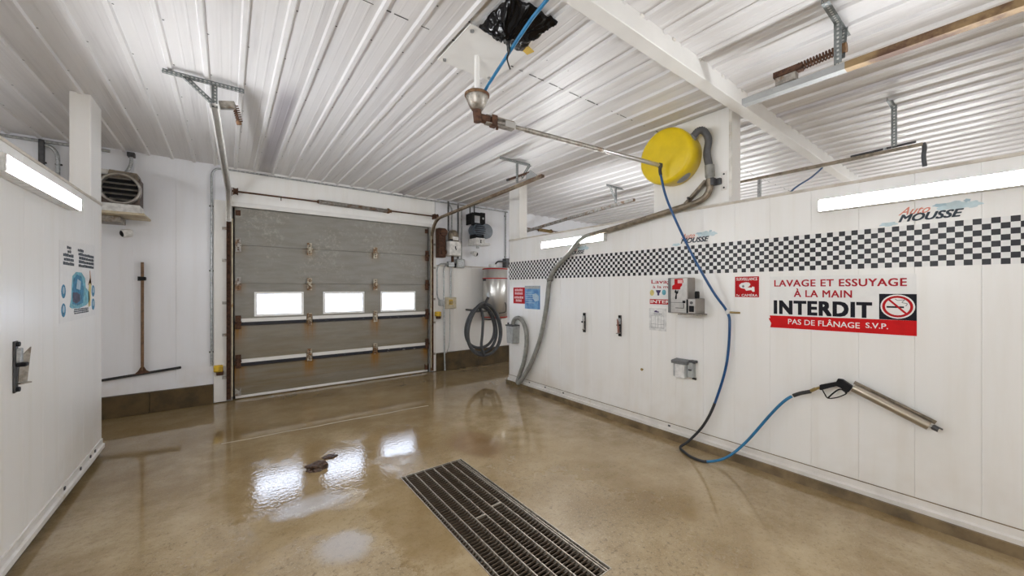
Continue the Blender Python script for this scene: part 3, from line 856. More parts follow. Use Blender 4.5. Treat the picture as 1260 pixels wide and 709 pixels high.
# rail in the neighbouring bay with a rubber strap
r = thing('steel_rail', 'thin steel rail seen beyond the broad white pillar with a strap at its end', 'rail', (4.95, 1.2, 2.9))
MB().box(4.93, 4.97, .455, 2.75, 2.875, 2.905, .003).build('rail', 'steel_brown', r)
m = MB(); m.tube(smooth_path([(4.95, .455, 2.90), (4.95, .447, 2.86), (4.95, .452, 2.78), (4.95, .445, 2.69)], 6), .016, 8); m.build('rubber_strap', 'grey_rubber', r, 'dark rubber strap')
MB().cyl((4.98, .50, 2.935), (4.98, .95, 2.925), .011, n=8).build('bumper_rod', 'steel_dark', r)
MB().box(4.93, 4.97, 1.735, 1.765, 2.60, 2.875, .002).build('drop_post', 'galv', r)
MB().cyl((4.95, 2.74, 2.905), (4.95, 2.74, ZC - .02), .012, n=8).build('rear_hanger', 'galv', r)
MB().cyl((4.94, .70, 2.905), (4.94, .70, 2.93), .012, n=8).build('clip', 'galv', r)
m = MB(); m.tube(smooth_path([(6.29, 1.48, 3.21), (5.95, 1.52, 3.02), (5.5, 1.59, 2.80), (5.2, 1.65, 2.5), (5.1, 1.7, 2.0), (5.1, 1.72, 1.0), (5.0, 1.75, .02)], 6), .011, 8)
tag(m.build('hanging_hose', 'hose_blue'), 'blue hose hanging slantwise from the beam beyond the checkered partition', 'hose')

# torsion shafts
def shaft(x0, x1, xs0, xs1, label, smat):
    y, z = YB - .12, 2.975
    r = thing('spring_shaft', label, 'shaft', ((x0 + x1) / 2, y, z), 'torsion spring shafts')
    MB().cyl((x0, y, z), (x1, y, z), .0127, n=10).build('shaft', 'rust', r)
    m = MB(); coil(m, (xs0, y, z), (xs1, y, z - .012), .031, .0062, int((xs1 - xs0) / .0165), 10, 5); m.build('torsion_spring', smat, r)
    MB().lathe((xs1 - .01, y, z - .006), (1, 0, 0), [(0, .0), (0, .046), (.02, .046), (.05, .026), (.07, .026), (.07, 0)], 14).build('winding_cone', 'rust_light', r)
    MB().lathe((xs0 - .02, y, z), (1, 0, 0), [(0, .0), (0, .024), (.03, .03), (.03, 0)], 12).build('spring_anchor', 'rust', r)
    for x in (x0 + .03, x1 - .07):
        MB().box(x - .004, x + .004, y - .035, YB - .032, z - .05, z + .045, .001).build('bearing_plate', 'rust', r)
        MB().lathe((x + .01, y, z), (1, 0, 0), [(0, 0), (0, .052), (.012, .052), (.016, .042), (.045, .042), (.049, .052), (.06, .052), (.06, 0)], 16).build('cable_drum', 'rust', r)
    MB().cyl((x0 + .62, y, z - .055), (x0 + .62, y, z), .006, n=6).build('set_pin', 'rust', r)
shaft(.02, 3.20, 1.15, 2.25, 'rusty torsion shaft with grey spring above the overhead door', 'galv_dirty')
shaft(5.13, 8.2, 5.75, 6.15, 'torsion shaft of the next bay seen above the checkered partition', 'brass')

# yellow limit guards at the door feet
def guard(x, z, label):
    r = thing('photo_eye', label, 'sensor', (x, YB - .06, z - .03), 'yellow safety sensors at the door sides')
    MB().box(x - .060, x + .045, YB - .125, YB - .037, z - .045, z + .045, .012).build('yellow_body', 'yellow_tape', r)
    MB().box(x - .03, x + .05, YB - .10, YB - .036, z - .095, z - .046, .006).build('bracket', 'rust', r)
guard(-.095, .49, 'yellow safety sensor low on the door jamb beside the squeegee')
guard(3.235, 1.115, 'yellow safety sensor on the jamb below the wall motor')

# ================================================================== LAMPS
def wall_lamp(x, facing, y0, y1, z0, z1, label):
    r = thing('wall_lamp', label, 'lamp', (x, (y0 + y1) / 2, z0), 'tube lamps along the partitions')
    s_ = facing
    MB().box(min(x, x + s_ * .066), max(x, x + s_ * .066), y0 - .015, y1 + .015, z0 - .006, z1 + .006, .004).build('housing', 'white_plastic', r)
    pr = [(x + s_ * .0662, z0), (x + s_ * .0672, z0 + .002), (x + s_ * .0700, z0 + .014), (x + s_ * .0710, (z0 + z1) / 2), (x + s_ * .0700, z1 - .014), (x + s_ * .0672, z1 - .002), (x + s_ * .0662, z1)]
    MB().prism(pr, 'y', y0, y1).build('diffuser', 'lamp', r)
    for y in (y0 - .008, y1 + .008):
        MB().box(min(x + s_ * .0662, x + s_ * .073), max(x + s_ * .0662, x + s_ * .073), y - .006, y + .005, z0 - .002, z1 + .002, .002).build('end_cap', 'white_plastic', r)
wall_lamp(XR, -1, 3.05, 4.19, 2.205, 2.290, 'lit tube lamp on the checkered partition behind the vacuum hose')
wall_lamp(XR, -1, -.30, .90, 2.215, 2.300, 'lit tube lamp above the large interdit sign')
wall_lamp(XR, -1, -3.6, -2.4, 2.215, 2.300, 'unseen lit tube lamp on the checkered partition towards the front wall')  # unseen, added behind the camera to light the bay
wall_lamp(XL, 1, 3.10, 4.32, 2.205, 2.292, 'lit tube lamp on the poster partition')
wall_lamp(XL, 1, .2, 1.4, 2.205, 2.292, 'unseen lit tube lamp midway along the poster partition')  # this and the next are unseen, carrying the row on to light the bay
wall_lamp(XL, 1, -3.2, -2.0, 2.205, 2.292, 'unseen lit tube lamp on the poster partition towards the front wall')
for y, w in ((3.0, 'towards the back wall'), (-2.9, 'towards the front wall')):  # unseen lamps put in to light the neighbouring bays
    wall_lamp(XR + .162, 1, y, y + 1.2, 2.21, 2.295, 'unseen lit tube lamp on the far side of the checkered partition ' + w)
    wall_lamp(XFR, -1, y, y + 1.2, 2.21, 2.295, 'unseen lit tube lamp across the bay beyond the checkered partition ' + w)
    wall_lamp(XL - .162, -1, y, y + 1.2, 2.21, 2.295, 'unseen lit tube lamp on the far side of the poster partition ' + w)
    wall_lamp(XFL, 1, y, y + 1.2, 2.21, 2.295, 'unseen lit tube lamp across the bay beyond the poster partition ' + w)

wall_lamp(XFR, -1, .1, 1.3, 2.21, 2.295, 'unseen tube lamp added across the bay beyond the checkered partition, midway along')  # added to brighten the ceiling over the neighbouring bay

# ================================================================== DRAIN GRATE
g = thing('drain_grate', 'long rusty steel grate over the floor drain', 'grate', ((GX0 + GX1) / 2, (GY0 + GY1) / 2, -.04))
zt = .001; fw = .006
m = MB(); m.box(GX0, GX0 + fw, GY0, GY1, -.05, zt + .002); m.box(GX1 - fw, GX1, GY0, GY1, -.05, zt + .002)
m.box(GX0 + fw, GX1 - fw, GY0, GY0 + fw, -.05, zt + .002); m.box(GX0 + fw, GX1 - fw, GY1 - fw, GY1, -.05, zt + .002)
m.build('frame', 'grate_steel', g)
nb = 57; y0, y1 = GY0 + .022, GY1 - .022
bm_ = MB().box(-(GX1 - GX0) / 2 + fw, (GX1 - GX0) / 2 - fw, -.0026, .0026, -.012, 0).mesh('cross_bar', 'grate_bar')
for k in range(nb + 1): inst('cross_bar', bm_, ((GX0 + GX1) / 2, y0 + (y1 - y0) * k / nb, zt - .005), g)
lb = MB().box(-.0032, .0032, GY0 + fw, GY1 - fw, -.030, 0).mesh('long_bar', 'grate_steel')
W = GX1 - GX0
for fx in (.065, .215, .36, .505, .65, .80, .925, .955): inst('long_bar', lb, (GX0 + W * fx, 0, zt), g)
ym = GY0 + (GY1 - GY0) * .50
MB().box(GX0 + W * .36, GX0 + W * .505, ym - .006, ym + .006, -.028, zt + .0015).build('joint_bar', 'grate_steel', g)
MB().box(GX0 + W * .65, GX0 + W * .80, ym + .05, ym + .06, -.028, zt + .0015).build('joint_bar', 'grate_steel', g)
# wet clods on the floor
def clod(x, y, sx, sy, sz, seed, label):
    bm = bmesh.new(); bmesh.ops.create_icosphere(bm, subdivisions=3, radius=1)
    for v in bm.verts:
        n_ = mnoise.noise(v.co * 1.7 + Vector((seed, 0, 0))) * .45 + mnoise.noise(v.co * 4 + Vector((0, seed, 0))) * .2
        v.co *= 1 + n_
        v.co = Vector((v.co.x * sx, v.co.y * sy, max(v.co.z, -.3) * sz + .3 * sz))
    me = bpy.data.meshes.new('mud_clod'); bm.to_mesh(me); bm.free(); me.materials.append(M['clod'])
    o = bpy.data.objects.new('mud_clod', me); COL.objects.link(o); o.location = (x, y, .001)
    tag(o, label, 'clod', 'mud clods in the puddle')
clod(.63, 3.70, .095, .06, .045, 3, 'large dark brown mud clod lying in the puddle')
clod(.775, 3.89, .06, .045, .012, 8, 'small flat brown mud clod beside the larger one')

# ================================================================== WASH BOOM, HOSE, BAG
b = thing('wash_boom', 'swivelling steel wash boom under a white ceiling plate', 'boom', (1.465, 2.36, 3.0))
ZP = ZC - .022
pl_ = MB().box(1.25, 1.735, 2.095, 2.575, ZP - .008, ZP, .002).build('ceiling_plate', 'beam_white', b)
for (x, y) in ((1.29, 2.535), (1.29, 2.14), (1.69, 2.535)):
    MB().cyl((x, y, ZP - .018), (x, y, ZP - .008), .014, n=8).build('plate_bolt', 'galv', pl_)
MB().cyl((1.465, 2.36, 2.98), (1.465, 2.36, ZP - .008), .021, n=14).build('drop_pole', 'beam_white', b)
MB().lathe((1.465, 2.36, 3.0), (0, 0, -1), [(-.03, .0), (-.03, .074), (-.02, .084), (.0, .082), (.05, .062), (.085, .040), (.09, 0)], 22).build('swivel_bowl', 'steel_worn', b)
m = MB(); m.lathe((1.465, 2.36, 3.012), (0, 0, 1), [(0, .084), (.006, .092), (.018, .092), (.024, .084)], 22); m.build('bowl_rim', 'rust_light', b)
A = Vector((1.485, 2.365, 2.868)); E_ = Vector((3.46, 2.105, 2.838)); dr = (E_ - A).normalized()
m = MB(); m.cyl((1.465, 2.36, 2.915), (1.47, 2.36, 2.83), .034, .030, n=12); m.cyl(A - dr * .03, A + dr * .08, .033, n=12); m.build('elbow', 'rust', b)
sd = dr.cross(Vector((0, 0, 1))).normalized()
m = MB()
for k in (-1, 1):
    m.obox(A + dr * .17 + Vector((0, 0, k * .027)), dr, sd, (.24, .05, .010), .002)
m.build('clevis_plate', 'steel_worn', b)
MB().obox(A + dr * .12, dr, sd, (.05, .058, .085), .006).build('clamp', 'rust', b)
MB().cyl(A + dr * .15 + Vector((0, 0, -.055)), A + dr * .15 + Vector((0, 0, .04)), .010, n=8).build('clamp_bolt', 'rust', b)
MB().obox(A + dr * .26, dr, sd, (.09, .05, .062), .008).build('arm_socket', 'steel', b)
MB().cyl(A + dr * .10, A + dr * .62, .0155, n=12).build('arm', 'steel_worn', b)
MB().cyl(A + dr * .40, A + dr * 1.22, .0195, n=12).build('arm', 'steel_worn', b)
MB().cyl(A + dr * 1.15, E_, .0145, n=12).build('arm', 'steel', b)
for k in (-1, 1):
    MB().obox(A + dr * 1.62 + Vector((0, 0, k * .016)), dr, sd, (.72, .014, .006)).build('arm_strip', 'steel', b)
MB().obox(E_, dr, sd, (.05, .03, .045), .006).build('arm_tip', 'steel_dark', b)
m = MB(); m.tube(smooth_path([(1.495, 2.345, 3.0), (1.49, 2.28, 3.045), (1.455, 2.05, 3.09), (1.41, 1.70, 3.16), (1.375, 1.45, 3.175), (1.33, 1.2, 3.20), (1.30, .95, 3.27), (1.29, .8, 3.32)], 8), .0115, 10)
tag(m.build('supply_hose', 'hose_blue_pale'), 'bright blue supply hose from the boom swivel past the black bag', 'hose')

# black plastic bag taped to the ceiling, gathered at its middle
def bag():
    n = 40; bm = bmesh.new(); vs = {}
    cx, cy = 1.485, 1.90; apx, apy = 1.41, 1.90
    for i in range(n + 1):
        for j in range(n + 1):
            u, v = i / n * 2 - 1, j / n * 2 - 1
            rr = max(abs(u), abs(v)); ang = math.atan2(v, u)
            x, y = cx + u * .185, cy + v * .18
            wob = .05 * mnoise.noise(Vector((ang * 1.6, 0, 4)))
            x += (x - cx) * wob * rr; y += (y - cy) * wob * rr
            k = max(0, 1 - rr); x += (apx - cx) * k; y += (apy - cy) * k
            q = ang * 4.5 + 2.5 * mnoise.noise(Vector((u, v, 7)))
            fold = (abs(math.sin(q)) - .5) * .05 + (abs(math.sin(q * 2.3 + 1)) - .5) * .022
            z = ZP - .022 - .13 * (1 - rr) ** .75 + fold * min(1, rr * 1.8) * (1.15 - .75 * rr)
            z += .010 * mnoise.noise(Vector((u * 5, v * 5, 2)))
            if rr > .9: z -= .012 * abs(mnoise.noise(Vector((ang * 6, 3, 3))))
            vs[i, j] = bm.verts.new((x, y, min(z, ZP - .004)))
    for i in range(n):
        for j in range(n):
            bm.faces.new((vs[i, j], vs[i + 1, j], vs[i + 1, j + 1], vs[i, j + 1]))
    for f in bm.faces: f.smooth = True
    bmesh.ops.solidify(bm, geom=list(bm.faces), thickness=.0015)
    r = thing('plastic_bag', 'crumpled black plastic bag fixed to the ceiling beside the boom plate', 'bag', (cx, cy, ZP - .2))
    me = bpy.data.meshes.new('bag_sheet'); bmesh.ops.translate(bm, verts=bm.verts, vec=-Vector(r.location)); bm.to_mesh(me); bm.free(); me.materials.append(M['bag'])
    o = bpy.data.objects.new('bag_sheet', me); COL.objects.link(o); o.parent = r
    m = MB(); m.tube(smooth_path([(apx, apy, ZP - .17), (apx + .01, apy + .01, ZP - .22), (apx - .005, apy + .005, ZP - .27), (apx + .015, apy, ZP - .33)], 5), [.012] * 5 + [.007] * 5 + [.005] * 6, 6); m.build('twisted_end', 'bag', r)
    MB().obox((1.70, 2.07, ZP - .012), (1, .3, 0), (-.3, 1, 0), (.10, .06, .006)).build('tape_flap', 'yellow_tape', r)
bag()

# pressure hose from the boom tip to the spray gun
def rng(a, b, n): return [a + (b - a) * i / n for i in range(n + 1)]
hp = [tuple(E_ + Vector((0, 0, -.02))), (3.462, 2.10, 2.74), (3.50, 2.04, 2.45), (3.60, 1.86, 1.95), (3.69, 1.70, 1.58), (3.752, 1.600, 1.39), (3.748, 1.572, 1.25), (3.745, 1.600, .88), (3.735, 1.70, .50), (3.70, 1.79, .27), (3.655, 1.91, .09), (3.60, 1.97, .020), (3.53, 1.89, .016), (3.475, 1.78, .016), (3.50, 1.665, .016), (3.585, 1.535, .075), (3.66, 1.40, .24), (3.70, 1.22, .53), (3.72, 1.12, .67), (3.73, 1.04, .735), (3.735, .955, .775)]
sp_ = smooth_path(hp, 8); n8 = 8
hr = thing('pressure_hose', 'dark blue pressure hose from boom tip down to the spray gun', 'hose', (3.6, 1.9, 0))
MB().tube(sp_[:n8 + 1], .0155, 10).build('hose_sleeve', 'black_rubber', hr, 'black rubber sleeve')
MB().tube(sp_[n8:8 * n8 + 1], .0115, 10).build('hose_run', 'hose_blue', hr)
MB().tube(sp_[8 * n8:14 * n8 + 1], .0125, 10).build('hose_loop', 'black_rubber', hr, 'blackened loop resting on the floor')
MB().tube(sp_[14 * n8:19 * n8 - 3], .0115, 10).build('hose_run', 'hose_blue_pale', hr)
MB().tube(sp_[19 * n8 - 3:], .0145, 10).build('hose_sleeve', 'black_rubber', hr, 'black rubber sleeve')
r = thing('hose_clip', 'small white clip holding the pressure hose beside the camera sign', 'clip', (3.77, 1.56, 1.37))
MB().cyl((3.754, 1.60, 1.365), (3.754, 1.585, 1.40), .019, n=10).build('clip_ring', 'white_plastic', r)
MB().cyl((3.76, 1.585, 1.378), (3.797, 1.50, 1.376), .009, n=8).build('clip_stem', 'brass', r)

# wand holder and spray gun
WX = 3.725
h0, h1 = Vector((WX, .693, .865)), Vector((WX, .313, .690)); hd = (h1 - h0).normalized(); hu = Vector((1, 0, 0)).cross(hd).normalized()
if hu.z < 0: hu = -hu
r = thing('wand_holder', 'stainless wand holder tube slanting down the checkered partition', 'holder', (WX, .5, .65))
m = MB(); m.cyl(h0 - hu * .006, h1 - hu * .006, .030, n=20, caps=False); m.cyl(h0 - hu * .006, h1 - hu * .006, .0275, n=20, caps=False); m.build('tube', 'steel_tan', r)
m = MB(); m.obox((h0 + h1) / 2 + hu * .030 + Vector((.018, 0, 0)), hd, hu, ((h1 - h0).length + .03, .026, .004)); m.cyl(h0 + hu * .042 - hd * .012, h1 + hu * .036, .0045, n=8); m.build('back_flange', 'steel_brown', r)
for k in (.2, .8):
    c = h0 + (h1 - h0) * k
    MB().box(WX + .02, XR - .0005, c.y - .02, c.y + .02, c.z - .02, c.z + .02, .003).build('standoff', 'steel', r)
r = thing('spray_gun', 'black trigger spray gun with its lance in the stainless holder', 'spray gun', (WX, .77, .85))
gp = Vector((WX, .745, .905))
m = MB()
body = [(.893, .842), (.893, .806), (.884, .804), (.789, .856), (.770, .848), (.748, .836), (.739, .810), (.721, .824), (.703, .856), (.703, .874), (.756, .912), (.782, .912), (.793, .886), (.875, .850)]
m.prism(body, 'x', WX - .016, WX + .016)
m.build('gun_body', 'black', r)
m = MB(); m.tube(smooth_path([(WX, .880, .808), (WX, .864, .776), (WX, .843, .748), (WX, .79, .766), (WX, .745, .798), (WX, .732, .815)], 6), .0042, 7); m.build('trigger_guard', 'black', r)
m = MB(); m.tube(smooth_path([(WX, .842, .752), (WX, .815, .79), (WX, .783, .826), (WX, .762, .834), (WX, .748, .824), (WX, .735, .825)], 6), .0055, 7); m.build('trigger', 'black', r)
m = MB(); m.cyl((WX, .888, .824), (WX + .004, .925, .802), .0095, n=10); m.cyl((WX + .004, .922, .804), (3.735, .958, .776), .013, n=6, smooth=False); m.build('inlet_fitting', 'brass', r)
MB().cyl((WX, .70, .862), tuple(h1 + hd * .035), .011, n=10).build('lance', 'steel', r)
m = MB(); e = h1 + hd * .03; m.cyl(e - hd * .02, e + hd * .012, .014, n=10); m.obox(e + hd * .005 + hu * .014, hd, hu, (.045, .008, .016), .002); m.obox(e - hu * .012, hd, hu, (.03, .008, .016), .002); m.build('nozzle', 'steel_dark', r)

# ================================================================== YELLOW DRUM AND VACUUM LINE
r = thing('vacuum_drum', 'round yellow vacuum drum on the broad white pillar', 'drum', (3.66, 2.12, 2.67))
cy_, cz_ = 2.118, 2.958
m = MB().lathe((XR - .001, cy_, cz_), (-1, 0, 0), [(0, 0), (0, .262), (.008, .268), (.10, .278), (.205, .284), (.232, .280), (.248, .266), (.254, .245), (.256, 0)], 48)
m.build('drum_shell', 'plastic_yellow', r)
m = MB(); a0 = -1.05                      # oval sticker wrapped on the lower side
cs = []
for i in range(17):
    t_ = 2 * PI * i / 16; cs.append((a0 + .27 * math.cos(t_) if i < 16 else a0, .115 + .062 * math.sin(t_) if i < 16 else .105))
vs = []
for ring in (1, .66, .33):
    for a_, d_ in cs[:16]:
        a2, d2 = a0 + (a_ - a0) * ring, .115 + (d_ - .115) * ring
        rad = .2705 + .0105 * min(1, d2 / .10) + .006 * max(0, (d2 - .10) / .105)
        vs.append((XR - d2, cy_ - rad * math.cos(a2), cz_ + rad * math.sin(a2)))
vs.append((XR - .115, cy_ - .2835 * math.cos(a0), cz_ + .2835 * math.sin(a0)))
m.add(vs, [(k * 16 + i, k * 16 + (i + 1) % 16, (k + 1) * 16 + (i + 1) % 16, (k + 1) * 16 + i) for k in range(2) for i in range(16)] + [(32 + i, 32 + (i + 1) % 16, 48) for i in range(16)], True); m.build('sticker', 'sticker_grey', r)
v = thing('vacuum_pipe', 'brown steel vacuum pipe from the yellow drum along the partition top', 'pipe', (3.74, 2.5, 2.3))
m = MB(); m.cyl((3.66, 1.905, 3.075), (3.66, 1.862, 3.105), .040, n=16); m.cyl((3.66, 1.93, 3.06), (3.66, 1.905, 3.075), .030, n=16); m.build('outlet_collar', 'hose_grey', v)
def ribbed(pts, R, amp, pitch, n=12):
    P_ = smooth_path(pts, 10); out = [P_[0]]; L = 0; tot = 0
    for a_, b_ in zip(P_, P_[1:]): tot += (b_ - a_).length
    N = int(tot / (pitch / 2)); res = []; acc = 0; seg = 0; cum = [0]
    for a_, b_ in zip(P_, P_[1:]): cum.append(cum[-1] + (b_ - a_).length)
    for k in range(N + 1):
        d_ = tot * k / N
        while seg < len(P_) - 2 and cum[seg + 1] < d_: seg += 1
        f_ = (d_ - cum[seg]) / max(1e-6, cum[seg + 1] - cum[seg]); res.append(P_[seg].lerp(P_[seg + 1], min(1, f_)))
    rs = [R + (amp if k % 2 else -amp) for k in range(N + 1)]
    return MB().tube(res, rs, n)
ribbed([(3.66, 1.875, 3.095), (3.665, 1.83, 3.14), (3.69, 1.785, 3.135), (3.725, 1.755, 3.05), (3.735, 1.775, 2.93), (3.735, 1.765, 2.85), (3.738, 1.752, 2.79)], .034, .0025, .013).build('flex_hose', 'hose_dark', v, 'grey ribbed flexible hose')
m = MB(); m.cyl((3.738, 1.752, 2.80), (3.738, 1.748, 2.69), .043, n=18); m.cyl((3.738, 1.748, 2.69), (3.738, 1.746, 2.67), .036, n=18); m.build('coupling', 'hose_grey', v)
m = MB(); m.tube(smooth_path([(3.738, 1.748, 2.70), (3.738, 1.746, 2.60), (3.738, 1.775, 2.52), (3.738, 1.86, 2.468), (3.738, 2.02, 2.443), (3.738, 2.40, 2.392), (3.738, 2.84, 2.335), (3.738, 3.25, 2.292)], 8), .031, 14); m.build('steel_pipe', 'steel_brown', v)
m = MB(); m.obox((3.738, 1.893, 2.555), (0, -.215, .20), (1, 0, 0), (.30, .05, .030), .004); m.build('diagonal_brace', 'steel_brown', v)
MB().cyl((3.70, 1.95, 2.52), (3.70, 1.93, 2.50), .012, n=8).build('brace_bolt', 'steel_dark', v)
m = MB(); m.box(3.705, 3.772, 1.70, 1.755, 2.60, 2.67, .004); m.box(3.76, 3.797, 1.66, 1.72, 2.605, 2.665, .003); m.build('pivot_block', 'steel_dark', v)
m = MB(); m.box(3.793, 3.7985, 1.615, 1.672, 2.545, 2.725, .002); m.build('wall_bracket', 'alu', v)
for z in (2.57, 2.70): MB().cyl((3.788, 1.642, z), (3.793, 1.642, z), .009, n=8).build('bracket_bolt', 'steel_dark', v)
MB().cyl((3.738, 1.747, 2.60), (3.738, 1.747, 2.665), .0385, n=14).build('pipe_collar', 'steel_brown', v)
h = thing('vacuum_hose', 'long grey vacuum hose hanging in a loop to its wall holster', 'hose', (3.7, 4.5, 0.06))
hp2 = [(3.738, 3.24, 2.293), (3.738, 3.36, 2.272), (3.735, 3.46, 2.225), (3.73, 3.60, 2.10), (3.725, 3.78, 1.97), (3.73, 3.92, 1.87), (3.74, 4.02, 1.75), (3.745, 4.06, 1.62), (3.735, 4.10, 1.30), (3.725, 4.22, .85), (3.715, 4.42, .45), (3.70, 4.60, .20), (3.68, 4.68, .11), (3.68, 4.71, .125), (3.70, 4.68, .24), (3.72, 4.60, .45), (3.735, 4.555, .72), (3.738, 4.57, .93), (3.735, 4.65, 1.08), (3.73, 4.76, 1.13), (3.725, 4.86, 1.09), (3.725, 4.895, .99), (3.725, 4.895, .90)]
ribbed(hp2, .033, .0022, .016).build('flex_hose', 'hose_grey', h)
MB().lathe((3.725, 4.895, .86), (0, 0, 1), [(0, 0), (0, .028), (.03, .036), (.16, .037), (.17, 0)], 14).build('nozzle', 'grey_rubber', h)
MB().box(3.70, XR - .001, 4.015, 4.045, 1.715, 1.745, .003).build('hose_clamp', 'steel_worn', h)
m = MB(); m.cyl((3.742, 4.03, 1.705), (3.744, 4.045, 1.75), .040, n=14); m.build('clamp_ring', 'steel_dark', h)
r = thing('vacuum_holster', 'grey metal holster for the vacuum nozzle on the partition end', 'holster', (3.73, 4.9, .72))
m = MB(); m.prism([(4.82, .72), (4.97, .72), (4.985, 1.0), (4.80, 1.0)], 'x', 3.66, 3.667); m.prism([(4.82, .72), (4.97, .72), (4.985, 1.0), (4.80, 1.0)], 'x', 3.79, 3.7985)
m.obox((3.728, 4.977, .86), (0, .0535, 1), (1, 0, 0), (.28, .13, .006)); m.obox((3.728, 4.811, .86), (0, -.0535, 1), (1, 0, 0), (.28, .13, .006)); m.box(3.66, 3.7985, 4.82, 4.97, .715, .722); m.build('cup', 'box_grey', r)
MB().box(3.64, 3.7985, 4.80, 4.99, .99, 1.012, .004).box(3.70, 3.72, 4.99, 5.01, .99, 1.04).build('rim', 'steel_dark', r)

# ================================================================== THINGS ON THE RIGHT PARTITION
SX = XR - .004     # sign face plane
# mat clamps
def mat_clamp(wall, y, z0, z1, label, plate_mat, ang, depth, plate_w):
    sx = -1 if wall == 'R' else 1; X = XR if wall == 'R' else XL
    r = thing('mat_clamp', label, 'clamp', (X, y, z0), 'floor mat clamps on the partitions')
    def bx(m, a, b, y0, y1, c, d, ch=.0): m.box(min(X + sx * a, X + sx * b), max(X + sx * a, X + sx * b), y0, y1, c, d, ch)
    m = MB(); bx(m, .001, .010, y - .022, y + .022, z0, z1, .002); m.build('back_strip', 'steel_dark', r)
    m = MB(); h = z1 - z0
    bx(m, .010, .030, y - .018, y + .018, z0 + h * .58, z0 + h * .86, .004); m.build('spring_block', 'galv', r)
    m = MB(); bx(m, .012, .050, y - .02, y + .02, z0 + h * .50, z0 + h * .575, .004); m.build('pivot', 'black', r)
    d = Vector((sx * depth, -ang if wall == 'R' else ang, 0)).normalized()
    P0 = Vector((X + sx * .014, y, 0))
    q = [P0 + Vector((0, 0, z0 + h * .20)), P0 + d * plate_w * .72 + Vector((0, 0, z0 + h * .17)), P0 + d * plate_w * 1.05 + Vector((0, 0, z0 + h * .86)), P0 + d * plate_w * .38 + Vector((0, 0, z0 + h * .72)), P0 + d * plate_w * .1 + Vector((0, 0, z0 + h * .52))]
    nrm = d.cross(Vector((0, 0, 1))).normalized() * .003
    m = MB(); n = len(q); m.add([p_ + nrm for p_ in q] + [p_ - nrm for p_ in q], [(i, (i + 1) % n, n + (i + 1) % n, n + i) for i in range(n)] + [tuple(range(n)), tuple(range(2 * n - 1, n - 1, -1))]); m.build('clamp_plate', plate_mat, r)
    m = MB(); m.obox(P0 + d * plate_w * .45 + Vector((0, 0, z0 + h * .165)), d, (0, 0, 1), (plate_w * .95, .008, .035), .002); m.build('tray_lip', 'steel_worn', r)
    for z in (z0 + .018, z1 - .018):
        m = MB(); m.cyl((X + sx * .010, y, z), (X + sx * .022, y, z), .014, n=8); m.build('bolt', 'black', r)
mat_clamp('R', 3.41, 1.02, 1.278, 'grey floor mat clamp between the vacuum hose and the red-plated clamp', 'alu', .6, .8, .075)
simple('clamp_pink', (.50, .24, .20), .5, 0, .2, 20)
mat_clamp('R', 2.84, 1.022, 1.278, 'floor mat clamp with a faded red plate beside the small lavage notice', 'clamp_pink', .3, .95, .085)
mat_clamp('L', 3.43, 1.005, 1.300, 'floor mat clamp with a tilted grey plate on the poster partition', 'steel_worn', .9, .7, .055)

# coin box
r = thing('coin_box', 'stainless coin and vacuum control box covering the lavage notice', 'coin box', (3.72, 2.0, 1.34))
CX = 3.652
m = MB(); m.box(CX, XR - .0005, 1.922, 2.130, 1.352, 1.712, .004); m.build('cabinet', 'steel_mid', r)
simple('coin_face', (.47, .45, .425), .35, .45, .1, 14)
MB().box(CX - .003, CX, 1.930, 2.100, 1.362, 1.704).build('face_plate', 'coin_face', r)
MB().box(CX - .006, CX, 2.103, 2.130, 1.354, 1.710, .001).build('edge_strip', 'box_dark', r)
flat([(2.06, 1.70), (1.972, 1.70), (1.966, 1.665), (1.978, 1.655), (1.98, 1.630), (1.995, 1.618), (2.0, 1.592), (2.085, 1.592), (2.085, 1.63), (2.06, 1.645)], CX - .0045, .0014, 'red_print', 'red_sign', r)
flat(rect(1.975, 2.025, 1.655, 1.69), CX - .0052, .0006, 'print_panel', 'text_pink', r)
flat([(2.055, 1.505), (2.045, 1.55), (2.06, 1.565), (2.05, 1.595), (2.035, 1.57), (2.02, 1.588), (2.02, 1.555), (2.035, 1.545), (2.035, 1.50), (2.048, 1.49)], CX - .0045, .0014, 'print_icon', 'black', r)
MB().box(CX - .012, CX - .003, 1.945, 1.972, 1.455, 1.480, .003).build('lock', 'black', r)
flat(rect(1.975, 2.10, 1.457, 1.461), CX - .0045, .0014, 'seam_line', 'steel_dark', r)
m = MB(); m.box(CX - .0046, CX - .003, 1.960, 1.966, 1.402, 1.452); m.box(CX - .0046, CX - .003, 1.960, 2.05, 1.402, 1.407); m.build('slot_line', 'black', r)
MB().box(3.622, XR - .0005, 1.825, 1.921, 1.352, 1.502, .004).build('coin_head', 'steel_mid', r)
MB().box(3.619, 3.622, 1.835, 1.90, 1.362, 1.495).build('coin_face', 'coin_face', r)
MB().cyl((3.612, 1.868, 1.462), (3.619, 1.868, 1.462), .014, n=14).build('coin_ring', 'steel_dark', r)
MB().box(3.614, 3.619, 1.842, 1.892, 1.372, 1.432, .004).build('return_tray', 'black', r)
MB().box(3.616, 3.622, 1.903, 1.919, 1.36, 1.495, .001).build('dark_edge', 'black', r)
MB().box(3.70, 3.75, 1.850, 1.882, 1.502, 1.575, .008).build('antenna', 'black', r, 'black upright stub')
MB().box(3.60, XR - .0005, 1.80, 2.00, 1.338, 1.351, .003).build('shelf', 'steel_worn', r)

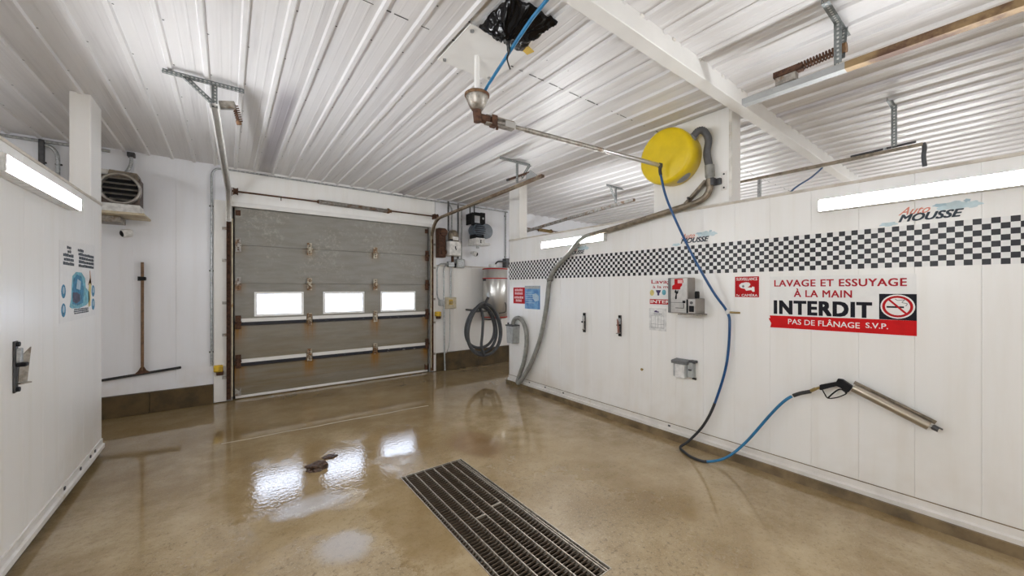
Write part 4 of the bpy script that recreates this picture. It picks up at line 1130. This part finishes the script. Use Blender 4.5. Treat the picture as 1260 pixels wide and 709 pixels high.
# lavage notice (its far part hidden by the coin box)
r = thing('wall_notice', 'small lavage notice with a red interdit bar, half behind the coin box', 'sign', (SX, 2.3, 1.41))
flat(rect(2.14, 2.440, 1.405, 1.712), SX + .002, .0015, 'sheet', 'white_vinyl', r)
wall_text('Lavage', 'R', SX + .0014, 2.418, 2.13, 1.644, 1.700, 'lettering', 'red_text', r, .012)
wall_text('à la main', 'R', SX + .0014, 2.40, 2.13, 1.606, 1.636, 'lettering', 'red_text', r, .012)
flat(ellp(2.410, 1.555, .026, .034), SX + .001, .0008, 'icon', 'poster_yellow', r)
flat([(2.362, 1.585), (2.302, 1.585), (2.310, 1.560), (2.318, 1.555), (2.322, 1.525), (2.343, 1.525), (2.346, 1.555), (2.355, 1.560)], SX + .001, .0008, 'icon', 'icon_navy', r)
flat(ellp(2.265, 1.56, .024, .030), SX + .001, .0008, 'icon', 'poster_cyan', r)
flat(rect(2.14, 2.437, 1.428, 1.484), SX + .001, .0008, 'red_bar', 'red_sign', r)
wall_text('INTERDIT', 'R', SX + .0004, 2.427, 2.06, 1.440, 1.474, 'lettering', 'text_white', r, .02)
# price sheet
r = thing('paper_sheet', 'white paper sheet with a small table below the lavage notice', 'paper', (SX, 2.34, 1.13))
flat(rect(2.238, 2.446, 1.135, 1.384), SX + .001, .0025, 'sheet', 'white_plastic', r)
flat([(2.385, 1.338), (2.375, 1.356), (2.355, 1.360), (2.345, 1.350), (2.325, 1.348), (2.325, 1.336)], SX + .0002, .0008, 'header_mark', 'icon_navy', r)
m = MB()
for z in (1.30, 1.205, 1.165): m.box(SX + .0003, SX + .001, 2.265, 2.42, z, z + .003)
for y in (2.265, 2.30, 2.335, 2.37, 2.42): m.box(SX + .0003, SX + .001, y - .001, y + .001, 1.165, 1.30)
m.box(SX + .0003, SX + .001, 2.29, 2.39, 1.316, 1.323); m.build('table_lines', 'text_grey', r)

# red and blue panels at the partition end
r = thing('wall_notice', 'small red notice with four lines of pale lettering', 'sign', (SX, 4.82, 1.36))
flat(rect(4.672, 4.972, 1.358, 1.620), SX, .0035, 'panel', 'red_sign', r)
for k, (a, b, z) in enumerate(((4.93, 4.72, 1.560), (4.93, 4.72, 1.505), (4.945, 4.70, 1.440), (4.905, 4.745, 1.388))):
    m = MB(); nl = 5; w = (a - b) / nl
    for i in range(nl): m.box(SX - .0008, SX, a - i * w - w * .82, a - i * w, z, z + .034 + .004 * ((i * 7 + k) % 2))
    m.build('lettering', 'text_pink', r)['kind'] = 'stuff'
r = thing('wall_notice', 'small blue information panel beside the red notice', 'sign', (SX, 4.5, 1.28))
flat(rect(4.305, 4.670, 1.283, 1.645), SX, .0035, 'panel', 'blue_sign', r)
flat(rect(4.31, 4.665, 1.598, 1.642), SX - .0008, .0008, 'header_bar', 'box_grey', r)
m = MB()
for k, w in enumerate((.15, .20, .19, .21, .17, .22)): m.box(SX - .0008, SX, 4.65 - w, 4.65, 1.54 - k * .033, 1.547 - k * .033)
m.build('lettering', 'poster_pale', r)['kind'] = 'stuff'
flat([(4.48, 1.51), (4.40, 1.53), (4.335, 1.49), (4.33, 1.42), (4.42, 1.40), (4.47, 1.45)], SX - .0008, .0008, 'splash_print', 'poster_pale', r)

# camera sign
r = thing('wall_notice', 'red surveillance camera sign with a white camera silhouette', 'sign', (SX, 1.44, 1.52))
flat(rect(1.346, 1.544, 1.523, 1.712), SX, .0035, 'panel', 'red_sign', r)
wall_text('SURVEILLANCE', 'R', SX - .0006, 1.532, 1.358, 1.676, 1.702, 'lettering', 'text_white', r, .02)
wall_text('Par', 'R', SX - .0006, 1.532, 1.502, 1.530, 1.548, 'lettering', 'text_white', r, .01)
wall_text('CAMÉRA', 'R', SX - .0006, 1.488, 1.356, 1.530, 1.556, 'lettering', 'text_white', r, .02)
flat([(1.508, 1.634), (1.490, 1.652), (1.450, 1.660), (1.424, 1.656), (1.414, 1.640), (1.424, 1.622), (1.440, 1.612), (1.404, 1.610), (1.398, 1.620), (1.382, 1.616), (1.380, 1.574), (1.396, 1.572), (1.408, 1.588), (1.450, 1.582), (1.462, 1.600), (1.492, 1.606), (1.506, 1.618)], SX - .0007, .0007, 'camera_silhouette', 'text_white', r)
flat(ellp(1.474, 1.622, .010, .012, 10), SX - .0013, .0006, 'lens_mark', 'text_grey', r)

# large interdit sign
r = thing('wall_sign', 'large white sign reading INTERDIT with a red bar and no smoking symbol', 'sign', (SX, .82, 1.27))
flat([(1.262, 1.705), (.381, 1.705), (.381, 1.370), (1.254, 1.370)], SX + .0015, .002, 'panel', 'white_vinyl', r)
wall_text('LAVAGE ET ESSUYAGE', 'R', SX + .0008, 1.228, .426, 1.618, 1.676, 'lettering', 'red_text', r, .024, 0, 1.08)
wall_text('À LA MAIN', 'R', SX + .0008, 1.086, .716, 1.531, 1.603, 'lettering', 'red_text', r, .024, 0, 1.08)
wall_text('INTERDIT', 'R', SX + .0008, 1.232, .604, 1.382, 1.500, 'lettering', 'text_black', r, .052, 0, 1.12)
flat([(1.268, 1.335), (1.25, 1.298), (1.258, 1.262), (.379, 1.272), (.379, 1.372), (1.268, 1.342)], SX + .0005, .0025, 'red_bar', 'red_bar', r)
flat([(1.262, 1.366), (1.250, 1.30), (1.256, 1.262), (.379, 1.276), (.379, 1.378), (.570, 1.376)], SX + .0002, .0008, 'red_bar', 'red_bar', r)
wall_text('PAS DE FLÂNAGE', 'R', SX - .0006, 1.126, .672, 1.300, 1.356, 'lettering', 'text_white', r, .010)
wall_text('S.V.P.', 'R', SX - .0006, .640, .520, 1.308, 1.348, 'lettering', 'text_white', r, .012)
flat(rect(.379, .567, 1.378, 1.563), SX, .001, 'symbol_field', 'text_black', r)
flat(ellp(.473, 1.473, .087, .086, 28), SX - .0006, .0006, 'symbol_disc', 'text_white', r)
m = MB(); o_ = ellp(.473, 1.473, .078, .077, 28); i_ = ellp(.473, 1.473, .063, .062, 28)
m.add([(SX - .0012, a, b) for a, b in o_] + [(SX - .0012, a, b) for a, b in i_], [(k, (k + 1) % 28, 28 + (k + 1) % 28, 28 + k) for k in range(28)])
m.build('prohibition_ring', 'red_sign', r, fix=False)
flat(rect(.440, .528, 1.463, 1.475), SX - .0010, .0004, 'cigarette', 'text_black', r)
m = MB(); m.tube(smooth_path([(SX - .001, .432, 1.477), (SX - .001, .425, 1.495), (SX - .001, .450, 1.503), (SX - .001, .437, 1.521), (SX - .001, .470, 1.517), (SX - .001, .485, 1.527)], 5), .0022, 5); m.build('smoke_curl', 'text_grey', r)
flat([(.524, 1.522), (.515, 1.530), (.421, 1.424), (.430, 1.416)], SX - .0016, .0005, 'prohibition_bar', 'red_sign', r)

# Auto MOUSSE logos
def logo(yc, zb, s, label):
    """yc = left end of the word MOUSSE, zb its baseline"""
    r = thing('vinyl_logo', label, 'logo', (SX + .002, yc - .15 * s, zb), 'foam logos above the checkered band')
    X = XR - .0012
    def Y(a): return yc - a * s
    def Z(b): return zb + b * s
    lay = [0]
    def foam(ax, bz, ra, rb, k, mat):
        pts = []
        for i in range(26):
            t = 2 * PI * i / 26; w = 1 + .16 * math.sin(t * 5 + k) + .08 * math.sin(t * 9 + k * 2)
            pts.append((Y(ax + ra * w * math.cos(t)), Z(bz + rb * w * math.sin(t))))
        lay[0] += 1; flat(pts, XR - .0008 - .0002 * lay[0], .00015, 'foam_splash', mat, r)
    foam(.245, .075, .075, .026, 1, 'logo_foam'); foam(.32, .070, .045, .020, 2, 'logo_foam'); foam(-.05, -.005, .045, .014, 3, 'logo_foam')
    foam(.19, .088, .03, .010, 4, 'logo_bubble'); foam(.305, .098, .014, .010, 5, 'logo_bubble')
    wall_text('Auto', 'R', X - .0012, Y(.0), Y(.150), Z(.048), Z(.100), 'lettering', 'logo_red', r, .01, .6)
    wall_text('MOUSSE', 'R', X - .0016, Y(0), Y(.292), Z(0), Z(.052), 'lettering', 'logo_ink', r, .035, .35)
logo(.468, 2.070, 1.02, 'Auto MOUSSE foam logo above the large interdit sign')
logo(2.075, 2.072, 1.0, 'Auto MOUSSE foam logo crossed by the pressure hose, above the coin box')
logo(3.70, 2.070, 1.0, 'Auto MOUSSE foam logo just under the tube lamp, crossed by the vacuum hose')

# outlet box
r = thing('outlet_box', 'grey weatherproof outlet box with a pale flap on the checkered partition', 'outlet', (3.75, 2.0, .68))
MB().box(3.712, XR - .0005, 1.972, 2.112, .690, .845, .006).build('box_body', 'box_grey', r)
MB().prism([(3.69, .858), (XR - .001, .868), (XR - .001, .840), (3.69, .828)], 'y', 1.955, 2.122).build('hood', 'box_dark', r)
MB().box(3.700, 3.712, 1.985, 2.085, .684, .822, .003).build('flap', 'white_plastic', r, 'pale flap')
MB().box(3.73, XR - .001, 1.915, 1.972, .700, .850, .005).build('side_box', 'box_grey', r)
m = MB(); m.box(3.735, XR - .001, 1.895, 1.960, .845, .872, .003); m.cyl((3.77, 1.935, .69), (3.77, 1.90, .686), .012, n=8); m.build('side_latch', 'steel_dark', r)
MB().box(3.72, 3.73, 1.925, 1.955, .77, .785).build('side_mark', 'steel_dark', r)

# small screw stub seen on the planks
r = MB().cyl((XR - .018, 2.53, .675), (XR - .0005, 2.53, .675), .009, n=8).cyl((XR - .022, 2.53, .675), (XR - .018, 2.53, .675), .016, n=8).build('wall_screw', 'brass')
tag(r, 'small brass screw stub below the paper sheet', 'screw')

# ================================================================== LEFT PARTITION POSTER
r = thing('wall_poster', 'faded poster of a blue foaming car with four small blue icons', 'poster', (XL, 4.6, 1.33))
PX = XL + .003
flat([(4.15, 1.345), (5.07, 1.36), (5.07, 2.00), (4.15, 1.955)], XL + .0008, .0018, 'sheet', 'poster_white', r)
def lflat(poly, nm, mat, d=.0005): return flat(poly, PX, d, nm, mat, r)
# slanted black lettering blocks
def scribble(y0, y1, z0, z1, rows, seed):
    rnd = random.Random(seed); m = MB(); h = (z1 - z0) / rows
    for k in range(rows):
        y = y0 + rnd.uniform(0, .02)
        while y < y1 - .01:
            w = rnd.uniform(.018, .04); m.box(PX, PX + .0006, y, min(y + w, y1), z0 + k * h + h * .15, z0 + k * h + h * rnd.uniform(.75, .95)); y += w + .006
    m.build('lettering', 'logo_ink', r)['kind'] = 'stuff'
scribble(4.22, 4.47, 1.775, 1.87, 3, 1); scribble(4.30, 4.40, 1.87, 1.93, 2, 2)
scribble(4.58, 5.02, 1.775, 1.90, 4, 3); scribble(4.56, 4.72, 1.90, 1.93, 1, 4)
scribble(4.46, 4.86, 1.395, 1.44, 3, 6)
lflat([(4.36, 1.46), (4.42, 1.445), (4.60, 1.44), (4.80, 1.46), (4.90, 1.50), (4.88, 1.57), (4.78, 1.61), (4.76, 1.69), (4.66, 1.735), (4.52, 1.735), (4.43, 1.70), (4.41, 1.60), (4.40, 1.52)], 'car_print', 'poster_cyan')
PX = XL + .0036
lflat([(4.43, 1.48), (4.55, 1.465), (4.70, 1.48), (4.72, 1.60), (4.66, 1.70), (4.54, 1.715), (4.46, 1.68), (4.43, 1.59)], 'car_print', 'poster_blue')
PX = XL + .0042
lflat([(4.43, 1.50), (4.52, 1.48), (4.62, 1.50), (4.62, 1.55), (4.54, 1.57), (4.44, 1.57)], 'car_print', 'poster_dark')
lflat([(4.52, 1.60), (4.62, 1.59), (4.64, 1.66), (4.55, 1.68)], 'car_print', 'poster_pale')
PX = XL + .003
lflat([(4.86, 1.44), (4.92, 1.45), (4.94, 1.66), (4.91, 1.70), (4.87, 1.66), (4.86, 1.55)], 'figure_print', 'poster_yellow')
lflat([(4.84, 1.63), (4.90, 1.69), (4.89, 1.76), (4.905, 1.76), (4.93, 1.69), (4.95, 1.63), (4.92, 1.65)], 'figure_print', 'poster_skin')
for (y, z) in ((4.23, 1.58), (4.23, 1.44), (5.00, 1.58), (5.00, 1.46)):
    PX = XL + .003; lflat(ellp(y, z, .048, .052, 16), 'round_icon', 'poster_blue')
    PX = XL + .0036; lflat(ellp(y, z + .008, .022, .028, 10), 'icon_mark', 'poster_pale')

# ================================================================== BACK WALL, LEFT
r = thing('floor_squeegee', 'wide floor squeegee with wooden handle hung on the back wall', 'squeegee', (-.87, 6.65, .48))
YS = YB - .035
MB().cyl((-.866, YS, .56), (-.866, YS, 1.938), .0155, n=12).build('handle', 'wood', r)
m = MB(); m.obox((-.872, YS, .515), (1, 0, .094), (0, 1, 0), (.76, .022, .030), .004); m.build('blade', 'black_rubber', r)
m = MB(); m.prism([(-.945, .512), (-.79, .527), (-.83, .555), (-.850, .60), (-.882, .60), (-.905, .555)], 'y', YS - .014, YS + .012); m.build('socket', 'rust', r)
r = thing('tool_clip', 'black clip gripping the squeegee handle', 'clip', (-.87, YB, 1.70))
MB().box(-.905, -.832, YB - .062, YB - .0005, 1.705, 1.752, .008).build('clip_body', 'black', r)
MB().cyl((-.89, YB - .03, 1.70), (-.89, YB - .03, 1.756), .02, n=10).build('roller', 'grey_rubber', r)

# round louvred heater on its shelf
r = thing('louvre_fan', 'round louvred fan heater on a white wall shelf beside the post', 'fan', (-1.05, 6.5, 2.58))
fc = Vector((-1.025, 6.40, 2.80)); R = .175
MB().box(-1.215, -.86, 6.46, YB - .001, 2.615, 2.955, .01).build('casing', 'louver_brown', r)
MB().prism([(-1.14, 2.93), (-.87, 2.93), (-.885, 3.01), (-1.12, 3.02)], 'y', 6.44, YB - .002).build('hood', 'steel_brown', r)
m = MB().lathe(fc, (0, 1, 0), [(.06, R - .02), (.0, R - .018), (-.012, R - .008), (-.012, R + .006), (0, R + .012), (.07, R + .010), (.07, R - .02)], 40); m.build('ring', 'ring_metal', r)
MB().cyl(fc + Vector((0, .055, 0)), fc + Vector((0, .062, 0)), R, n=32).build('dark_core', 'black', r)
for k in range(5):
    z = -.124 + k * .062; w = math.sqrt((R - .02) ** 2 - z * z)
    MB().obox(fc + Vector((0, .022, z)), (1, 0, 0), (0, 1, .55), (2 * w, .058, .005), .001).build('louvre_slat', 'ring_metal', r)
MB().box(-1.26, -1.00, 6.50, YB - .001, 2.97, 3.03, .004).build('junction_box', 'white_paint', r)
MB().tube(smooth_path([(-1.02, 6.63, 3.03), (-.985, 6.64, 3.10), (-.965, 6.65, 3.18), (-.965, 6.655, 3.28), (-.965, 6.655, 3.31)], 6), .018, 10).build('conduit', 'galv', r)
MB().box(-1.0, -.93, 6.62, YB - .001, 3.255, 3.31, .004).build('conduit_clamp', 'steel_dark', r)
r = thing('wall_shelf', 'white bracket shelf under the round louvred fan', 'shelf', (-1.08, 6.45, 2.45))
MB().box(-1.30, -.85, 6.38, YB - .001, 2.50, 2.614, .006).build('riser', 'white_paint', r)
MB().box(-1.32, -.79, 6.22, YB - .001, 2.470, 2.498, .004).build('board', 'cream', r)
MB().box(-1.30, -1.02, 6.42, YB - .001, 2.395, 2.468, .004).build('bracket', 'steel_worn', r)
def dome_cam(x, y, z, label, dx, dy):
    r = thing('security_camera', label, 'camera', (x, y, z - .05), 'white wall cameras')
    d_ = Vector((dx, dy, -.28)).normalized(); c = Vector((x, y, z))
    MB().lathe(c - d_ * .05, d_, [(0, 0), (.005, .035), (.02, .050), (.06, .052), (.095, .050), (.10, .040), (.10, 0)], 20).build('housing', 'white_plastic', r)
    MB().lathe(c + d_ * .050, d_, [(0, .038), (.006, .036), (.014, .022), (.017, 0)], 16).build('lens', 'black', r)
    MB().cyl(c - d_ * .04, (x, YB - .001, z + .03), .014, n=8).build('mount', 'white_plastic', r)
    MB().cyl((x, YB - .012, z + .03), (x, YB - .001, z + .03), .035, n=14).build('base_plate', 'white_plastic', r)
dome_cam(-.985, 6.55, 2.285, 'white security camera below the shelf of the round louvred fan', -.9, -.5)
dome_cam(4.03, 6.58, 2.315, 'white security camera below the dark wall blower', .7, -.7)

# conduits
def conduit(label, pts, rad, mat='galv', clips=(), n=8):
    r = thing('conduit', label, 'conduit', pts[0], 'grey conduits on the back wall')
    MB().tube([Vector(p) for p in pts], rad, n).build('pipe', mat, r)
    for c in clips:
        MB().box(c[0] - .028, c[0] + .028, YB - .016, YB - .0005, c[2] - .010, c[2] + .010, .002).build('strap', 'steel_dark', r)
YC = YB - .018
conduit('thin grey conduit running down beside the door jamb near the squeegee', smooth_path([(-.05, YC, 3.29), (-.13, YC, 3.27), (-.172, YC, 3.19), (-.176, YC, 3.0)], 6) + [(-.176, YC, 1.5), (-.176, YC, .53)], .014, 'galv', [(-.176, 0, 1.85), (-.176, 0, .72), (-.176, 0, 2.75)])
conduit('long thin conduit under the ceiling edge above the overhead door', [(-.06, YC - .02, 3.288), (1.5, YC - .02, 3.288), (3.2, YC - .02, 3.288), (4.93, YC - .02, 3.288)], .013, 'galv', [])
conduit('horizontal conduit under the ceiling beyond the poster partition', [(-5, YC - .02, 3.285), (-2, YC - .02, 3.285), (-1.15, YC - .02, 3.29)], .018, 'galv')
conduit('black conduit dropping beyond the poster partition', [(-1.69, YC - .03, 3.30), (-1.69, YC - .03, 1.2)], .026, 'steel_dark', [(-1.69, 0, 3.05)])
conduit('grey conduit bending down beyond the poster partition', smooth_path([(-1.69, YC - .02, 3.25), (-1.62, YC - .02, 3.23), (-1.575, YC - .02, 3.15), (-1.57, YC - .02, 3.0)], 5) + [(-1.57, YC - .02, 1.4)], .018, 'galv', [(-1.57, 0, 3.05)])
conduit('slim conduit beside the post of the poster partition', [(-1.47, YC, 3.31), (-1.47, YC, 1.4)], .018, 'galv')

# ================================================================== BACK WALL, RIGHT
r = thing('door_operator', 'rusty wall-mounted door motor with a white control cover', 'motor', (3.4, 6.55, 2.2))
MB().box(3.20, 3.345, 6.52, YB - .036, 2.20, 2.76, .006).build('rust_plate', 'rust', r)
MB().cyl((3.30, 6.50, 2.68), (3.30, 6.66, 2.68), .075, n=20).build('sprocket', 'rust', r)
MB().cyl((3.30, 6.50, 2.30), (3.30, 6.66, 2.30), .055, n=18).build('sprocket', 'rust', r)
MB().lathe((3.50, 6.52, 2.50), (0, 0, 1), [(0, 0), (0, .085), (.05, .098), (.16, .10), (.21, .085), (.235, .05), (.24, 0)], 24).build('motor_dome', 'steel_brown', r)
MB().box(3.44, 3.56, 6.412, 6.43, 2.535, 2.60, .004).build('name_plate', 'white_plastic', r)
MB().box(3.372, 3.622, 6.41, YB - .001, 2.235, 2.515, .012).build('control_cover', 'white_paint', r)
m = MB(); m.box(3.485, 3.505, 6.406, 6.410, 2.37, 2.42); m.box(3.495, 3.515, 6.406, 6.410, 2.345, 2.375); m.build('cover_mark', 'text_black', r)
MB().box(3.37, 3.44, 6.409, 6.42, 2.515, 2.55, .002).build('dark_gap', 'black', r)
MB().cyl((3.50, 6.54, 2.12), (3.50, 6.54, 2.235), .028, n=10).build('cable_gland', 'rust', r)
r = thing('junction_box', 'grey junction boxes under the door motor with pull chain conduit', 'box', (3.65, 6.62, 2.0))
MB().box(3.45, 3.58, 6.60, YB - .001, 2.03, 2.14, .008).build('small_box', 'galv', r)
MB().box(3.62, 3.80, 6.58, YB - .001, 2.015, 2.195, .012).build('large_box', 'box_grey', r)
MB().cyl((3.71, 6.574, 2.105), (3.71, 6.58, 2.105), .07, n=20).build('round_cover', 'galv', r)
MB().box(3.585, 3.62, 6.60, 6.66, 2.02, 2.10, .003).build('coupling', 'black', r)
conduit('grey conduit bending down to the jamb switch', smooth_path([(3.46, YC - .02, 2.09), (3.33, YC - .02, 2.085), (3.27, YC - .02, 2.05), (3.235, YC - .02, 1.97), (3.232, YC - .02, 1.8)], 5) + [(3.232, YC - .02, 1.50), (3.25, YC - .02, 1.42), (3.29, YC - .03, 1.36)], .014, 'galv')
MBs = MB().box(3.27, 3.345, 6.60, YB - .001, 1.27, 1.385, .006).build('jamb_switch', 'box_grey'); tag(MBs, 'small grey switch box where the bent conduit ends', 'switch')
conduit('long grey conduit reaching from the junction boxes to the floor', smooth_path([(3.46, YC - .03, 2.07), (3.41, YC - .03, 2.055), (3.375, YC - .03, 2.0), (3.368, YC - .03, 1.9)], 5) + [(3.366, YC - .06, .34), (3.368, YC - .08, .01)], .017, 'galv')
conduit('short grey conduit down to the cream call station', [(3.53, YC - .01, 2.03), (3.53, YC - .01, 1.43)], .018, 'galv')
m = MB().tube(smooth_path([(3.50, YC - .02, 1.20), (3.505, YC - .025, .9), (3.49, YC - .03, .55), (3.44, YC - .04, .38), (3.38, YC - .06, .34)], 6), .008, 6)
tag(m.build('loose_cable', 'galv'), 'thin loose cable hanging below the cream call station', 'cable')
r = thing('call_station', 'cream square push-button station on the back wall', 'switch', (3.53, 6.68, 1.2))
MB().box(3.405, 3.655, YB - .035, YB - .0005, 1.205, 1.43, .008).build('plate', 'cream', r)
MB().cyl((3.53, YB - .055, 1.33), (3.53, YB - .035, 1.33), .036, n=16).build('button', 'brass', r)
MB().box(3.49, 3.57, YB - .042, YB - .035, 1.285, 1.385, .004).build('button_frame', 'yellow_tape', r)
conduit('black conduit rising from the door motor to the ceiling', [(3.44, 6.60, 2.73), (3.44, 6.60, 3.31)], .018, 'steel_dark')
conduit('grey conduit rising beside the black one above the door motor', smooth_path([(3.56, YC, 2.5), (3.56, YC, 3.1), (3.55, YC, 3.2), (3.50, YC, 3.27)], 5), .014, 'galv')
conduit('dark conduit running from the ceiling to the round junction cover', [(3.70, YC, 3.31), (3.70, YC, 2.19)], .015, 'grey_rubber')
conduit('thin dark conduit bending at the ceiling beside the blower', smooth_path([(3.78, YC, 2.2), (3.78, YC, 3.1), (3.80, YC, 3.2), (3.87, YC, 3.26), (4.0, YC, 3.28)], 5), .012, 'galv')

# wall blower
r = thing('wall_blower', 'dark blue-grey wall blower with a round fan housing', 'blower', (4.1, 6.5, 2.48))
m = MB(); m.box(3.89, 3.955, 6.46, 6.50, 2.87, 3.13, .004); m.box(4.10, 4.21, 6.46, 6.50, 2.90, 3.15, .004); m.box(3.955, 4.10, 6.46, 6.50, 3.08, 3.14, .004); m.box(3.955, 4.10, 6.46, 6.50, 2.88, 2.93, .004)
m.box(3.89, 3.92, 6.50, YB - .001, 2.9, 3.12, .003); m.build('bracket', 'black', r)
MB().cyl((4.155, 6.458, 3.03), (4.155, 6.452, 3.03), .022, n=12).build('bracket_hole', 'galv', r)
MB().lathe((4.02, 6.36, 2.78), (0, 1, 0), [(0, 0), (0, .10), (.02, .125), (.24, .128), (.26, .10), (.26, 0)], 24).build('motor', 'machine_blue', r)
for k in range(6):
    m = MB(); z = 2.675 + k * .042; w = math.sqrt(max(.001, .128 ** 2 - (z - 2.78) ** 2)); m.box(4.02 - w, 4.02 + w, 6.350, 6.362, z - .007, z + .007, .003); m.build('cooling_fin', 'black', r)
MB().lathe((4.235, 6.44, 2.78), (0, 1, 0), [(0, 0), (0, .135), (.012, .152), (.12, .155), (.14, .14), (.14, 0)], 28).build('fan_housing', 'machine_disc', r)
MB().box(3.93, 4.14, 6.40, 6.62, 2.615, 2.69, .006).build('base', 'black', r)
MB().box(3.945, 4.16, 6.38, YB - .001, 2.475, 2.62, .01).build('control_box', 'white_plastic', r)
m = MB(); m.box(4.04, 4.06, 6.376, 6.380, 2.52, 2.575); m.box(4.03, 4.07, 6.376, 6.380, 2.57, 2.58); m.box(4.03, 4.07, 6.376, 6.380, 2.515, 2.525); m.build('box_mark', 'text_black', r)
MB().box(4.16, 4.30, 6.40, YB - .001, 2.485, 2.535, .006).build('side_tray', 'white_plastic', r)
MB().cyl((4.05, 6.50, 2.42), (4.05, 6.50, 2.476), .035, n=12).build('gland', 'galv', r)
MB().cyl((3.93, 6.60, 3.12), (3.93, 6.60, 3.31), .014, n=8).build('feed_conduit', 'grey_rubber', r)
MB().cyl((4.03, 6.60, 3.12), (4.03, 6.60, 3.31), .014, n=8).build('feed_conduit', 'grey_rubber', r)

# stainless tank
r = thing('water_tank', 'tall stainless cylinder tank with red bands in the back corner', 'tank', (4.42, 6.42, .95))
MB().lathe((4.42, 6.42, .99), (0, 0, 1), [(0, 0), (0, .23), (.02, .255), (1.02, .255), (1.04, .23), (1.04, 0)], 36).build('shell', 'steel', r)
for z in (1.01, 1.80, 1.995): MB().lathe((4.42, 6.42, z), (0, 0, 1), [(0, .254), (.003, .2605), (.017, .2605), (.02, .254)], 36).build('red_band', 'red_sign', r)
for z in (1.30, 1.78): MB().box(4.145, 4.18, 6.38, 6.46, z - .02, z + .02, .004).build('side_lug', 'steel_dark', r)
MB().cyl((4.36, 6.42, 2.03), (4.36, 6.42, 2.10), .09, n=16).build('top_neck', 'white_plastic', r)
MB().tube(smooth_path([(4.42, 6.40, 2.06), (4.43, 6.40, 2.12), (4.50, 6.42, 2.165), (4.62, 6.45, 2.175), (4.80, 6.50, 2.175)], 6), .018, 8).build('top_pipe', 'grey_rubber', r)
MB().tube(smooth_path([(4.50, 6.165, 1.32), (4.50, 6.14, 1.25), (4.495, 6.14, 1.15), (4.46, 6.15, 1.12), (4.34, 6.15, 1.11)], 5), .010, 8).build('drain_pipe', 'steel_dark', r)
for x in (4.30, 4.54): MB().box(x - .03, x + .03, 6.40, YB - .001, .955, .990, .003).build('support_bracket', 'steel_dark', r)
conduit('corner conduit with a clamp beside the stainless tank', [(4.885, YC, 3.31), (4.885, YC, 2.25)], .016, 'galv', [(4.885, 0, 3.2), (4.885, 0, 2.3)])
r = MB().box(4.81, 4.90, 6.56, YB - .001, 2.06, 2.26, .008).build('valve_box', 'steel_dark'); tag(r, 'dark valve box above the stainless tank where its pipe ends', 'box')

# coiled black hose on its hook
r = thing('hose_hook', 'white bracket and dark hook carrying the coiled dark hose', 'hook', (3.85, 6.6, 1.15))
MB().box(3.79, 3.945, 6.10, 6.17, 1.185, 1.275, .006).build('bracket', 'white_paint', r)
MB().box(3.67, 4.04, 6.02, 6.16, 1.155, 1.178, .004).build('arm', 'steel_dark', r)
MB().cyl((3.955, 6.08, 1.30), (4.03, 6.08, 1.43), .03, n=10).build('lever', 'steel_dark', r)
m = MB(); m.box(3.86, 3.90, 6.16, 6.66, 1.155, 1.19); m.build('arm_support', 'steel_dark', r)
pts = []
loops = [(0.0, .375, .510, 3.875, .825), (.35, .36, .47, 3.893, .835), (.7, .345, .505, 3.907, .80), (1.0, .32, .395, 3.855, .865)]
for li, (_, rx, rz, cx_, cz_) in enumerate(loops):
    nx = loops[min(li + 1, 3)]
    for i in range(28):
        f_ = i / 28; a_ = PI / 2 + 2 * PI * f_
        rx_ = rx + (nx[1] - rx) * f_; rz_ = rz + (nx[2] - rz) * f_; c1 = cx_ + (nx[3] - cx_) * f_; c2 = cz_ + (nx[4] - cz_) * f_
        pts.append((c1 + rx_ * math.cos(a_) * (1 - .12 * math.sin(a_)), 5.97 + .04 * li + .015 * math.sin(a_ * 2), c2 + rz_ * math.sin(a_)))
pts += [(3.855, 6.10, 1.225), (3.845, 6.02, 1.16), (3.83, 5.98, 1.08)]
c = thing('coiled_hose', 'dark grey hose hanging in coils in front of the stainless tank', 'hose', (3.875, 6.0, .3))
MB().tube(smooth_path(pts, 3), .028, 10).build('hose', 'grey_rubber', c)
MB().tube(smooth_path([(3.83, 5.985, 1.13), (3.825, 5.95, 1.02), (3.80, 5.935, .75), (3.78, 5.935, .52), (3.85, 5.95, .35)], 6), .026, 10).build('hose_tail', 'grey_rubber', c)
